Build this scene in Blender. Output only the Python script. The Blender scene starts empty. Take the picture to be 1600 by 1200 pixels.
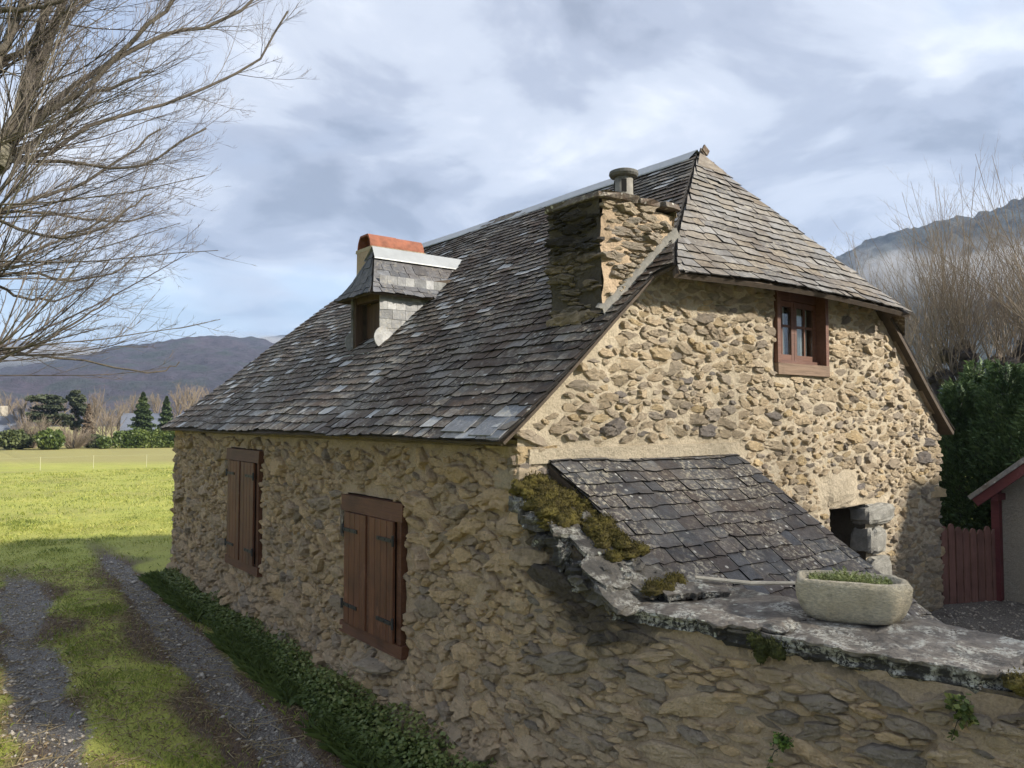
import bpy, math, random
import numpy as np
from mathutils import Vector

# ------------------------------------------------------------------ camera, sky, sun, exposure
SC = bpy.context.scene
COL = SC.collection
random.seed(7); RNG = np.random.default_rng(7)
FPX = 1200.0
CAM = np.array([-3.62, -4.61, 3.0])
TH = math.atan(55 / FPX)
FW = np.array([.6129, .7902]); FW = FW / np.linalg.norm(FW); RT = np.array([FW[1], -FW[0]])

cd = bpy.data.cameras.new('camera'); cam = bpy.data.objects.new('camera', cd); COL.objects.link(cam)
cam.location = CAM
cam.rotation_euler = (math.pi / 2 + TH, 0, -math.atan2(FW[0], FW[1]))
cd.sensor_fit = 'HORIZONTAL'; cd.sensor_width = 36.0; cd.lens = 36.0 * FPX / 1600
cd.clip_start = .05; cd.clip_end = 20000
SC.camera = cam

SUN_EL = math.radians(30); SUN_H = np.array([.55, -.835]) / math.hypot(.55, .835)
to_sun = Vector((SUN_H[0] * math.cos(SUN_EL), SUN_H[1] * math.cos(SUN_EL), math.sin(SUN_EL)))
sl = bpy.data.lights.new('sun', 'SUN'); sun = bpy.data.objects.new('sun', sl); COL.objects.link(sun)
sl.energy = 3.4; sl.angle = math.radians(3.0); sl.color = (1.0, .92, .80)
sun.rotation_euler = (-to_sun).to_track_quat('-Z', 'Y').to_euler(); sun.location = (20, -20, 30)

W = bpy.data.worlds.new('World'); SC.world = W; W.use_nodes = True
SKY_STRENGTH = .1
def build_world():
    nt = W.node_tree; nt.nodes.clear()
    n = nt.nodes.new; L = nt.links.new
    out = n('ShaderNodeOutputWorld'); bg = n('ShaderNodeBackground'); bg.inputs[1].default_value = SKY_STRENGTH
    L(bg.outputs[0], out.inputs[0])
    sky = n('ShaderNodeTexSky'); sky.sky_type = 'NISHITA'; sky.sun_disc = False
    sky.sun_elevation = SUN_EL; sky.sun_rotation = math.atan2(SUN_H[0], SUN_H[1])
    tc = n('ShaderNodeTexCoord')
    sep = n('ShaderNodeSeparateXYZ'); L(tc.outputs['Generated'], sep.inputs[0])
    def m(op, a, b=None):
        x = n('ShaderNodeMath'); x.operation = op
        for i, v in enumerate((a, b)):
            if v is None: continue
            if isinstance(v, (int, float)): x.inputs[i].default_value = v
            else: L(v, x.inputs[i])
        return x.outputs[0]
    z = m('MAXIMUM', m('ADD', sep.outputs[2], .22), .12)
    cx = m('DIVIDE', sep.outputs[0], z); cy = m('DIVIDE', sep.outputs[1], z)
    cmb = n('ShaderNodeCombineXYZ'); L(cx, cmb.inputs[0]); L(cy, cmb.inputs[1])
    def noise(scale, det, rough, dist, off):
        mp = n('ShaderNodeMapping'); mp.inputs['Location'].default_value = off; L(cmb.outputs[0], mp.inputs[0])
        x = n('ShaderNodeTexNoise'); x.inputs['Scale'].default_value = scale; x.inputs['Detail'].default_value = det
        x.inputs['Roughness'].default_value = rough; x.inputs['Distortion'].default_value = dist
        L(mp.outputs[0], x.inputs['Vector']); return x.outputs['Fac']
    def ramp(fac, stops):
        r = n('ShaderNodeValToRGB'); r.color_ramp.interpolation = 'EASE'
        e = r.color_ramp.elements
        while len(e) < len(stops): e.new(.5)
        for k, (p, c) in enumerate(stops): e[k].position = p; e[k].color = (*c, 1)
        L(fac, r.inputs[0]); return r
    shade = ramp(noise(2.2, 8, .56, .35, (3.1, 1.2, 0)),
                 [(.33, (1.25, 1.38, 1.72)), (.44, (1.85, 2.0, 2.42)), (.54, (2.6, 2.76, 3.15)), (.68, (3.65, 3.75, 4.0))])
    cover = ramp(noise(.75, 4, .55, .4, (7.4, 2.2, 0)), [(.36, (.62,) * 3), (.54, (1,) * 3)])
    # the blue between the clouds is the clear sky, veiled by thin high cloud
    mx = n('ShaderNodeMix'); mx.data_type = 'RGBA'
    L(cover.outputs[0], mx.inputs[0]); L(sky.outputs[0], mx.inputs[6]); L(shade.outputs[0], mx.inputs[7])
    L(mx.outputs[2], bg.inputs[0])
build_world()
SC.view_settings.view_transform = 'Standard'; SC.view_settings.look = 'None'
SC.view_settings.gamma = 1; SC.view_settings.use_curve_mapping = False
SC.view_settings.exposure = 1.58
SC.cycles.use_denoising = True
SC.cycles.max_bounces = 6; SC.cycles.volume_bounces = 0
SC.cycles.transparent_max_bounces = 12
SC.cycles.volume_step_rate = 2.0; SC.cycles.volume_max_steps = 128

# ------------------------------------------------------------------ camera rays (to place real points seen in the photo)
def ray(x, y):
    a = (x - 800) / FPX; b = (600 - y) / FPX
    h = FW * (math.cos(TH) - b * math.sin(TH)) + RT * a
    return np.array([h[0], h[1], b * math.cos(TH) + math.sin(TH)])
def at(x, y, D):
    d = ray(x, y); return CAM + d * D / math.hypot(d[0], d[1])
def depth_of(p):
    return max(.5, float((np.asarray(p)[:2] - CAM[:2]) @ FW))

# ------------------------------------------------------------------ noise
def _hash(i, j, k):
    h = (i * 374761393 + j * 668265263 + k * 2147483647 + 1013904223) & 0xffffffff
    h = ((h ^ (h >> 13)) * 1274126177) & 0xffffffff
    return ((h ^ (h >> 16)) & 0xffff) / 65535.0
def vnoise(P):
    P = np.asarray(P, float); I = np.floor(P).astype(np.int64); f = P - I; f = f * f * (3 - 2 * f)
    r = 0
    for a in (0, 1):
        for b in (0, 1):
            for c in (0, 1):
                w = (f[..., 0] if a else 1 - f[..., 0]) * (f[..., 1] if b else 1 - f[..., 1]) * (f[..., 2] if c else 1 - f[..., 2])
                r = r + w * _hash(I[..., 0] + a, I[..., 1] + b, I[..., 2] + c)
    return r - .5
def fbm(P, o=4):
    P = np.asarray(P, float); r = 0; A = 1.0
    for k in range(o):
        r = r + A * vnoise(P * 2 ** k + 17.3 * k); A *= .5
    return r

# ------------------------------------------------------------------ mesh building
ORG = {}                                             # world origin of every object built here
def link(o, parent=None, loc=(0, 0, 0)):
    COL.objects.link(o); loc = np.array(loc, float); ORG[o] = loc
    if parent is not None:
        o.parent = parent; o.location = loc - ORG[parent]
    else: o.location = loc
    return o
def mesh_obj(name, V, F, mat, parent=None, rnd=None, smooth=False, origin=None, attr=None):
    V = np.asarray(V, float).reshape(-1, 3)
    if origin is None:
        if parent is None: origin = ((V[:, 0].min() + V[:, 0].max()) / 2, (V[:, 1].min() + V[:, 1].max()) / 2, V[:, 2].min())
        else: origin = (V.min(0) + V.max(0)) / 2
    origin = np.array(origin, float)
    me = bpy.data.meshes.new(name)
    if isinstance(F, np.ndarray):
        k = F.shape[1]; nf = len(F)
        me.vertices.add(len(V)); me.vertices.foreach_set('co', (V - origin).astype(np.float32).ravel())
        me.loops.add(nf * k); me.loops.foreach_set('vertex_index', F.astype(np.int32).ravel())
        me.polygons.add(nf); me.polygons.foreach_set('loop_start', np.arange(0, nf * k, k, dtype=np.int32))
        me.update(calc_edges=True)
    else:
        me.from_pydata([tuple(v) for v in V - origin], [], F); me.update()
    if rnd is not None:
        a = me.color_attributes.new('rnd', 'FLOAT_COLOR', 'POINT')
        r = np.zeros((len(V), 4), np.float32); rnd = np.asarray(rnd); r[:, :rnd.shape[-1]] = rnd
        a.data.foreach_set('color', r.ravel())
    if smooth: me.polygons.foreach_set('use_smooth', np.ones(len(me.polygons), bool))
    me.materials.append(mat)
    return link(bpy.data.objects.new(name, me), parent, origin)
def tag(o, label=None, cat=None, group=None, kind=None):
    if label: o['label'] = label
    if cat: o['category'] = cat
    if group: o['group'] = group
    if kind: o['kind'] = kind
    return o
def thing(name, loc, label, cat, group=None):
    return tag(link(bpy.data.objects.new(name, None), None, loc), label, cat, group)

class MB:
    def __init__(s): s.v = []; s.f = []; s.r = []; s.n = 0
    def add(s, V, F, rnd=None):
        V = np.asarray(V, float).reshape(-1, 3)
        s.v.append(V); s.f += [tuple(i + s.n for i in f) for f in F]; s.n += len(V)
        q = np.asarray(RNG.random(3) if rnd is None else rnd, float); s.r.append(np.tile(np.r_[q, 0.] if len(q) == 3 else q, (len(V), 1)))
        return s
    def box(s, a, b, jit=0, rnd=None):
        a, b = np.array(a, float), np.array(b, float)
        V = np.array([[(a, b)[i][0], (a, b)[j][1], (a, b)[k][2]] for i in (0, 1) for j in (0, 1) for k in (0, 1)])
        if jit: V = V + RNG.normal(0, jit, V.shape)
        return s.add(V, BOXF, rnd)
    def obox(s, c, ax, ay, az, rnd=None):            # oriented box: centre and three half axes
        c, ax, ay, az = (np.array(q, float) for q in (c, ax, ay, az))
        V = np.array([c + i * ax + j * ay + k * az for i in (-1, 1) for j in (-1, 1) for k in (-1, 1)])
        return s.add(V, BOXF, rnd)
    def tube(s, pts, rad, k=5, cap=True, rnd=None):
        V, F = tube(pts, rad, k, cap); return s.add(V, F, rnd)
    def build(s, name, mat, parent=None, smooth=False, origin=None):
        return mesh_obj(name, np.concatenate(s.v), s.f, mat, parent, np.concatenate(s.r), smooth, origin)
BOXF = [(0, 1, 3, 2), (4, 6, 7, 5), (0, 4, 5, 1), (2, 3, 7, 6), (0, 2, 6, 4), (1, 5, 7, 3)]
def tube(pts, rad, k=5, cap=True):
    P = np.asarray(pts, float); n = len(P); R = np.broadcast_to(np.asarray(rad, float), (n,))
    T = np.gradient(P, axis=0); T /= np.linalg.norm(T, axis=1, keepdims=True) + 1e-9
    ref = np.array([0, 0, 1.]) if abs(T[:, 2]).mean() < .8 else np.array([1., 0, 0])
    A = np.cross(T, ref); A /= np.linalg.norm(A, axis=1, keepdims=True) + 1e-9; B = np.cross(T, A)
    th = np.arange(k) * 2 * math.pi / k
    V = (P[:, None] + R[:, None, None] * (np.cos(th)[None, :, None] * A[:, None] + np.sin(th)[None, :, None] * B[:, None])).reshape(-1, 3)
    F = [(i * k + j, i * k + (j + 1) % k, (i + 1) * k + (j + 1) % k, (i + 1) * k + j) for i in range(n - 1) for j in range(k)]
    if cap: F += [tuple(range(k))[::-1], tuple((n - 1) * k + j for j in range(k))]
    return V, F

# ------------------------------------------------------------------ materials
class NT:
    def __init__(s, name):
        s.m = bpy.data.materials.new(name); s.m.use_nodes = True; s.t = s.m.node_tree; s.t.nodes.clear()
        s.out = s.t.nodes.new('ShaderNodeOutputMaterial'); s.p = s.t.nodes.new('ShaderNodeBsdfPrincipled')
        s.t.links.new(s.p.outputs[0], s.out.inputs[0]); s.pos = s.t.nodes.new('ShaderNodeNewGeometry').outputs['Position']
        s._a = None
    def put(s, sock, v):
        if isinstance(v, bpy.types.NodeSocket): s.t.links.new(v, sock)
        elif isinstance(v, (tuple, list)) and len(v) == 3 and sock.type == 'RGBA': sock.default_value = (*v, 1)
        else: sock.default_value = v
    def rnd(s, i=0):
        if s._a is None:
            a = s.t.nodes.new('ShaderNodeAttribute'); a.attribute_name = 'rnd'
            q = s.t.nodes.new('ShaderNodeSeparateColor'); s.t.links.new(a.outputs['Color'], q.inputs[0]); s._a = q; s._al = a.outputs['Alpha']
        return s._al if i == 3 else s._a.outputs[i]
    def vec(s, scale=(1, 1, 1), loc=(0, 0, 0), rot=(0, 0, 0), src=None):
        m = s.t.nodes.new('ShaderNodeMapping'); m.inputs['Scale'].default_value = scale
        m.inputs['Location'].default_value = loc; m.inputs['Rotation'].default_value = rot
        s.put(m.inputs[0], src or s.pos); return m.outputs[0]
    def noise(s, scale, det=4, rough=.55, dist=0, vec=None):
        n = s.t.nodes.new('ShaderNodeTexNoise'); n.inputs['Scale'].default_value = scale; n.inputs['Detail'].default_value = det
        n.inputs['Roughness'].default_value = rough; n.inputs['Distortion'].default_value = dist
        s.put(n.inputs['Vector'], vec or s.pos); return n.outputs['Fac']
    def voro(s, scale, feat='F1', vec=None, rand=1):
        n = s.t.nodes.new('ShaderNodeTexVoronoi'); n.feature = feat; n.inputs['Scale'].default_value = scale
        n.inputs['Randomness'].default_value = rand; s.put(n.inputs['Vector'], vec or s.pos); return n.outputs['Distance']
    def ramp(s, f, *stops, ease=False):
        r = s.t.nodes.new('ShaderNodeValToRGB'); e = r.color_ramp.elements
        if ease: r.color_ramp.interpolation = 'EASE'
        while len(e) < len(stops): e.new(.5)
        for k, (p, c) in enumerate(stops):
            e[k].position = p; e[k].color = (*((c,) * 3 if isinstance(c, (int, float)) else c), 1)
        s.put(r.inputs[0], f); return r.outputs[0]
    def mix(s, f, a, b, mode='MIX'):
        m = s.t.nodes.new('ShaderNodeMix'); m.data_type = 'RGBA'; m.blend_type = mode
        s.put(m.inputs[0], f); s.put(m.inputs[6], a); s.put(m.inputs[7], b); return m.outputs[2]
    def math(s, op, a, b=0.0, clamp=False):
        m = s.t.nodes.new('ShaderNodeMath'); m.operation = op; m.use_clamp = clamp
        s.put(m.inputs[0], a); s.put(m.inputs[1], b); return m.outputs[0]
    def sep(s, i):
        q = s.t.nodes.new('ShaderNodeSeparateXYZ'); s.put(q.inputs[0], s.pos); return q.outputs[i]
    def bump(s, h, dist=.01, strength=1.0, prev=None):
        b = s.t.nodes.new('ShaderNodeBump'); b.inputs['Strength'].default_value = strength; b.inputs['Distance'].default_value = dist
        s.put(b.inputs['Height'], h)
        if prev is not None: s.put(b.inputs['Normal'], prev)
        return b.outputs[0]
    def done(s, col, rough=.9, bump=None, **kw):
        s.put(s.p.inputs['Base Color'], col); s.put(s.p.inputs['Roughness'], rough)
        if bump is not None: s.put(s.p.inputs['Normal'], bump)
        for k, v in kw.items(): s.put(s.p.inputs[k.replace('_', ' ')], v)
        return s.m

def m_stone(name, cols, green=.25, warm=(1., 1., 1.)):
    n = NT(name); cols = [tuple(v * w for v, w in zip(c, warm)) for c in cols]; cols = [tuple(v * min(1, .74 / c[0]) for v in c) for c in cols]
    base = n.ramp(n.rnd(0), *[(i / (len(cols) - 1), c) for i, c in enumerate(cols)])
    g1 = n.noise(9, 6, .65, .6); g2 = n.noise(38, 5, .7)
    c = n.mix(1.0, base, n.ramp(g1, (.25, .75), (.5, 1.06), (.78, 1.35)), 'MULTIPLY')
    c = n.mix(n.ramp(g2, (.54, 0.0), (.78, .25)), c, n.mix(.6, base, (.10, .085, .065)))
    rust = n.ramp(n.noise(5.5, 5, .6, .4), (.55, 0.0), (.75, .5))
    c = n.mix(rust, c, n.mix(.55, c, (.50, .31, .13)))
    c = n.mix(n.ramp(n.noise(2.1, 4, .6), (.52, 0.0), (.72, green)), c, (.12, .13, .08))
    c = n.mix(n.ramp(n.voro(55), (.10, .45), (.22, 0.0)), c, (.52, .50, .43))
    lay = n.noise(19, 7, .74, 1.0, n.vec((1, 1, 2.4), rot=(.25, .18, 0)))
    c = n.mix(n.ramp(n.math('MULTIPLY', n.rnd(3), n.math('ADD', n.noise(6, 5, .7, .4), .45)), (.30, 0.0), (.55, .88)), c, n.mix(n.noise(30, 4, .7), (.030, .025, .020), (.13, .11, .085)))   # black-brown crust of algae and lichen
    c = n.mix(n.ramp(lay, (.30, .70), (.41, 0.0)), c, n.mix(.7, c, (.05, .04, .03)))
    b = n.bump(lay, .13, 1.0); b = n.bump(g2, .025, 1.0, b)
    return n.done(c, .93, b)
STONE_COLS = [(.66, .53, .35), (.56, .455, .32), (.72, .575, .37), (.50, .425, .32), (.73, .57, .34), (.62, .505, .35), (.36, .32, .27), (.68, .55, .37)]
GABLE_COLS = [(.56, .47, .34), (.50, .43, .325), (.60, .50, .355), (.43, .38, .31), (.60, .48, .29), (.54, .455, .33), (.23, .215, .21), (.58, .485, .345), (.38, .345, .30), (.55, .455, .325)]
WALL_COLS = [(.22, .19, .145), (.17, .155, .13), (.285, .23, .16), (.12, .12, .115), (.25, .205, .145), (.15, .14, .125), (.085, .088, .09), (.20, .175, .14)]

def m_mortar(name, c0, c1, green=.3, zg=None):
    n = NT(name)
    c = n.mix(n.ramp(n.noise(3.1, 5, .6), (.3, 0.0), (.7, 1.0)), c0, c1)
    c = n.mix(1.0, c, n.ramp(n.noise(60, 5, .7), (.3, .72), (.6, 1.05), (.8, 1.2)), 'MULTIPLY')
    c = n.mix(n.ramp(n.noise(1.1, 4, .6), (.5, 0.0), (.75, green)), c, (.16, .155, .10))
    c = n.mix(n.ramp(n.math('MULTIPLY', n.rnd(3), n.math('ADD', n.noise(6, 5, .7, .4), .45)), (.30, 0.0), (.55, .88)), c, n.mix(n.noise(30, 4, .7), (.030, .025, .020), (.13, .11, .085)))   # black-brown crust of algae and lichen
    b = n.bump(n.noise(18, 6, .7), .05, .9); b = n.bump(n.noise(120, 3, .7), .006, .7, b)
    return n.done(c, .95, b)

def m_slate(name, cols, brown=.5, lichen=.5, gloss=.55, white=.5):
    n = NT(name)
    base = n.ramp(n.rnd(0), (.0, (.012, .011, .010)), (.03, (.014, .013, .012)), *[(.05 + .95 * i / (len(cols) - 1), c) for i, c in enumerate(cols)])
    streak = n.noise(14, 5, .65, .4, n.vec((.6, 1.4, .6)))
    c = n.mix(1.0, base, n.ramp(streak, (.3, .65), (.55, 1.0), (.75, 1.4)), 'MULTIPLY')
    bm = n.math('MULTIPLY', n.ramp(n.noise(.85, 4, .6, .3), (.36, 0.1), (.58, 1.0)), n.ramp(n.noise(11, 5, .7), (.38, 0.0), (.56, 1.0)))
    fresh = n.math('MULTIPLY', n.ramp(n.rnd(1), (.84, 1.0), (.88, .12)), n.ramp(n.rnd(0), (.02, .0), (.05, 1.0)))
    c = n.mix(n.math('MULTIPLY', n.math('MULTIPLY', bm, fresh), brown), c, (.042, .027, .018))
    veil = n.math('MULTIPLY', n.ramp(n.noise(1.7, 5, .65, .5), (.44, 0.0), (.60, 1.0)), fresh)
    c = n.mix(n.math('MULTIPLY', veil, brown * .62), c, n.mix(n.noise(40, 3, .7), (.062, .038, .025), (.15, .10, .066)))
    lm = n.math('MULTIPLY', n.ramp(n.noise(2.3, 4, .6), (.42, 0.0), (.60, 1.0)), n.ramp(n.noise(26, 4, .7), (.50, 0.0), (.62, 1.0)))
    c = n.mix(n.math('MULTIPLY', n.math('MULTIPLY', lm, fresh), lichen), c, (.34, .31, .24))
    spot = n.math('MULTIPLY', n.ramp(n.voro(11), (.12, 1.0), (.20, 0.0)), n.ramp(n.noise(4, 2), (.46, 0.0), (.54, 1.0)))
    c = n.mix(n.math('MULTIPLY', n.math('MULTIPLY', spot, fresh), white), c, (.50, .49, .44))
    b = n.bump(n.noise(30, 5, .65, .3), .014, .7); b = n.bump(n.noise(6, 3), .03, .35, b)
    r = n.math('SUBTRACT', n.ramp(n.noise(17, 3), (.3, gloss + .2), (.7, gloss + .4)), n.math('MULTIPLY', n.ramp(n.rnd(1), (.84, 0.0), (.88, 1.0)), .3))
    return n.done(c, r, b, Specular_IOR_Level=.3)
ROOF_COLS = [(.032, .029, .027), (.10, .092, .080), (.20, .185, .16), (.055, .044, .036), (.27, .25, .215), (.13, .112, .09), (.42, .42, .40)]

def m_wood(name, c0, c1, scale=1.0, axis='z', rough=.7):
    n = NT(name)
    s = {'z': (18, 18, 1.1), 'x': (1.1, 18, 18), 'y': (18, 1.1, 18)}[axis]
    g = n.noise(2.2 * scale, 5, .6, 1.2, n.vec(s))
    c = n.mix(n.ramp(g, (.32, 0.0), (.68, 1.0)), c0, c1)
    c = n.mix(1.0, c, n.ramp(n.rnd(0), (0.0, .85), (1.0, 1.12)), 'MULTIPLY')
    c = n.mix(n.ramp(n.noise(3.2, 4), (.48, 0.0), (.72, .6)), c, tuple(v * .5 for v in c0))
    c = n.mix(n.ramp(n.noise(9, 5, .7, .5, n.vec((1, 1, .35))), (.60, 0.0), (.72, .5)), c, tuple(min(.6, v * 1.5 + .04) for v in c1))   # faded, worn streaks
    return n.done(c, rough, n.bump(g, .006, .6))

def m_plain(name, c, rough=.8, var=.25, scale=8, bump=.004, **kw):
    n = NT(name)
    g = n.noise(scale, 5, .6)
    return n.done(n.mix(1.0, c, n.ramp(g, (.25, 1 - var), (.75, 1 + var)), 'MULTIPLY'), rough, n.bump(n.noise(scale * 5, 4), bump, .8) if bump else None, **kw)

def m_leaf(name, c0, c1, rough=.6, trans=.25, mid=None):
    n = NT(name)
    c = n.ramp(n.rnd(0), (0.0, c0), (1.0, c1)) if mid is None else n.ramp(n.rnd(0), (0.0, c0), (.5, mid), (1.0, c1))
    m = n.done(c, rough)
    tr = n.t.nodes.new('ShaderNodeBsdfTranslucent'); n.put(tr.inputs[0], c)
    mx = n.t.nodes.new('ShaderNodeMixShader'); mx.inputs[0].default_value = trans
    n.t.links.new(n.p.outputs[0], mx.inputs[1]); n.t.links.new(tr.outputs[0], mx.inputs[2]); n.t.links.new(mx.outputs[0], n.out.inputs[0])
    return m

M = {}
M['stone_front'] = m_stone('stone_front', STONE_COLS, .06, (1.12, 1.02, .93))
M['stone_gable'] = m_stone('stone_gable', GABLE_COLS, .10, (1.12, 1.06, .98))
M['stone_wall'] = m_stone('stone_wall', WALL_COLS, .45)
M['mortar_front'] = m_mortar('mortar_front', (.42, .315, .21), (.50, .385, .26), .10)
M['mortar_gable'] = m_mortar('mortar_gable', (.46, .39, .28), (.53, .455, .335), .15)
M['mortar_wall'] = m_mortar('mortar_wall', (.24, .195, .135), (.30, .245, .17), .5)
M['mortar_dark'] = m_mortar('mortar_dark', (.06, .05, .038), (.09, .075, .055), .3)
M['slate'] = m_slate('slate', ROOF_COLS, .92, .75, .5, .8)
M['slate_hip'] = m_slate('slate_hip', [(.11, .108, .106), (.165, .163, .160), (.22, .217, .21), (.15, .135, .115), (.25, .247, .24), (.20, .17, .13), (.18, .178, .175)], .35, .55, .6, .2)
M['slate_lean'] = m_slate('slate_lean', [(.042, .046, .052), (.070, .074, .080), (.105, .107, .110), (.075, .066, .062), (.13, .13, .128), (.058, .061, .068)], .5, 1.0, .45, .8)
M['slate_cheek'] = m_slate('slate_cheek', [(.17, .175, .18), (.27, .275, .28), (.38, .385, .385), (.22, .225, .22)], .12, .4, .5, .15)
M['slate_dormer'] = m_slate('slate_dormer', [(.07, .074, .082), (.10, .105, .115), (.14, .145, .155)], .25, .35, .45, .15)
M['deck'] = m_plain('roof_boards', (.07, .052, .036), .9, .3, 12)
M['zinc'] = m_plain('zinc', (.36, .375, .375), .42, .12, 5, .003, Metallic=.35)
M['shutter'] = m_wood('shutter_wood', (.075, .026, .010), (.15, .055, .021), 1, 'z', .6)
M['frame'] = m_wood('frame_wood', (.075, .028, .012), (.125, .050, .022), 1, 'y', .65)
M['window_wood'] = m_wood('window_wood', (.10, .042, .026), (.155, .070, .042), 1, 'x', .6)
M['old_wood'] = m_wood('old_wood', (.13, .085, .055), (.22, .15, .10), 1, 'x', .8)
M['pale_wood'] = m_wood('pale_wood', (.42, .37, .28), (.55, .50, .40), 1, 'x', .8)
M['verge_wood'] = m_wood('verge_wood', (.20, .15, .10), (.34, .26, .18), 1, 'x', .85)
M['iron'] = m_plain('iron', (.018, .017, .017), .55, .2, 20)
M['dark'] = m_plain('painted_dark', (.012, .011, .010), .95, .1, 5, 0)  # near-black colour stands in for the shade of unlit hollows
def m_glass(name):
    n = NT(name); t = n.t.nodes.new('ShaderNodeBsdfTransparent'); t.inputs[0].default_value = (.82, .86, .86, 1)
    g = n.t.nodes.new('ShaderNodeBsdfGlossy'); g.inputs['Roughness'].default_value = .03
    x = n.t.nodes.new('ShaderNodeMixShader');
    x.inputs[0].default_value = .10; n.t.links.new(t.outputs[0], x.inputs[1]); n.t.links.new(g.outputs[0], x.inputs[2]); n.t.links.new(x.outputs[0], n.out.inputs[0])
    return n.m
M['glass'] = m_glass('window_glass')
M['curtain'] = m_plain('curtain', (.62, .62, .60), .9, .12, 20, .004)

# ------------------------------------------------------------------ stones set in mortar
def pack(Wd, Ht, sizes, seed, ok=None, holes=(), res=.0175, asp=1.55, joint=(.03, .2), rough=.115, shear=0.0, edge=None):
    """rubble: circles of falling size thrown into the stretched face, then the power-diagram cell of each is one stone"""
    r = np.random.default_rng(seed); C = []; g = {}; cs = .25
    H2 = Ht * asp
    for tries, dmin, dmax in sizes:
        P = r.random((tries, 2)) * (Wd, H2); R = r.uniform(dmin, dmax, tries) / 2
        for (x, y), q in zip(P, R):
            i, j = int(x / cs), int(y / cs); bad = False
            for di in (-2, -1, 0, 1, 2):
                for dj in (-2, -1, 0, 1, 2):
                    for k in g.get((i + di, j + dj), ()):
                        c = C[k]
                        if (c[0] - x) ** 2 + (c[1] - y) ** 2 < (c[2] + q) ** 2 * .93: bad = True; break
                    if bad: break
                if bad: break
            if not bad: g.setdefault((i, j), []).append(len(C)); C.append((x, y, q))
    C = np.array(C); S = []
    for n, (x, y, q) in enumerate(C):
        v = y / asp
        inhole = any(x0 - q * .55 < x < x1 + q * .55 and y0 - q * .4 < v < y1 + q * .4 for (x0, x1, y0, y1) in holes)
        if inhole or (ok is not None and not ok(x, v)): continue
        if edge is not None and not (q * edge < x < Wd - q * edge): continue
        i, j = int(x / cs), int(y / cs)
        nb = np.array([k for di in (-2, -1, 0, 1, 2) for dj in (-2, -1, 0, 1, 2) for k in g.get((i + di, j + dj), ()) if k != n])
        N = 9 if q < .06 else (13 if q < .10 else 18)
        th = (np.arange(N) + r.uniform(-.35, .35, N)) * 2 * math.pi / N
        D = np.c_[np.cos(th), np.sin(th)]
        rad = np.full(N, q * 2.0)
        if len(nb):
            d = C[nb, :2] - (x, y); num = ((d ** 2).sum(1) + q * q - C[nb, 2] ** 2) / 2; den = D @ d.T
            rad = np.minimum(rad, np.where(den > 1e-6, num[None] / np.maximum(den, 1e-6), 9).min(1))
        rad = np.maximum(rad * (1 - r.uniform(*joint)), q * .45) * (1 + r.normal(0, rough, N))
        rad = np.minimum(rad, np.where(D[:, 0] > 0, (Wd + .025 - x) / np.maximum(D[:, 0], 1e-3), (x + .025) / np.maximum(-D[:, 0], 1e-3)))
        px = rad * D[:, 0]; py = rad * D[:, 1] / asp * r.uniform(.75, 1.0)
        if shear: px, py = px, py + px * r.normal(0, shear)
        lo, hi = px.min(), px.max()
        S.append((x, v, np.c_[px, py], (hi - lo) / 2, (py.max() - py.min()) / 2))
    nx, ny = int(Wd / res) + 1, int(Ht / res) + 1; occ = np.zeros((ny, nx), bool)
    for (cx, cy, P, a, b) in S:
        i0, i1 = max(0, int((cy - b * 1.4) / res)), min(ny, int((cy + b * 1.4) / res) + 2); j0, j1 = max(0, int((cx - a * 1.4) / res)), min(nx, int((cx + a * 1.4) / res) + 2)
        X = (np.arange(j0, j1) * res - cx)[None]; Y = (np.arange(i0, i1) * res - cy)[:, None]
        an = np.mod(np.arctan2(P[:, 1], P[:, 0]), 2 * math.pi); o = np.argsort(an); rr = np.hypot(P[:, 0], P[:, 1])[o]; an = an[o]
        occ[i0:i1, j0:j1] |= np.hypot(X, Y) < np.interp(np.mod(np.arctan2(Y, X), 2 * math.pi), np.r_[an[-1] - 6.2832, an, an[0] + 6.2832], np.r_[rr[-1], rr, rr[0]])
    return S, occ, res
def blur(A, sg):
    ny, nx = A.shape; p = int(4 * sg) + 1
    B = np.pad(A.astype(float), p, mode='edge')
    fy = np.fft.fftfreq(B.shape[0])[:, None]; fx = np.fft.rfftfreq(B.shape[1])[None]
    B = np.fft.irfft2(np.fft.rfft2(B) * np.exp(-2 * (math.pi * sg) ** 2 * (fx ** 2 + fy ** 2)), s=B.shape)
    return B[p:p + ny, p:p + nx]
def stone_mesh(st, mapper, r, proud=1.0):
    cx, cy, P, a, b = st; N = len(P)
    h = min(.07, .40 * b + .012) * r.uniform(.45, 1.2) * proud
    tilt = r.normal(0, .34, 2)
    rings = [(1.04, -.03, 0), (.97, .50 * h, .30), (.84, .92 * h, .75), (.42, 1.0 * h, .8)]
    V = []
    for sc_, hh, jit in rings:
        q = P * (sc_ * (1 + r.normal(0, .05 * (jit > 0), N))[:, None])
        z = hh + (q @ tilt) * min(1, hh / max(h, 1e-6)) * .6 * (hh > 0) + r.normal(0, .16 * h, N) * jit
        V.append(np.c_[q + (cx, cy), np.maximum(z, -.02)])
    V.append(np.array([[cx, cy, 1.05 * h]])); V = np.concatenate(V)
    F = [(k * N + i, k * N + (i + 1) % N, (k + 1) * N + (i + 1) % N, (k + 1) * N + i) for k in range(3) for i in range(N)]
    F += [(3 * N + i, 3 * N + (i + 1) % N, 4 * N) for i in range(N)]
    return mapper(V[:, 0], V[:, 1], V[:, 2]), F
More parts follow.
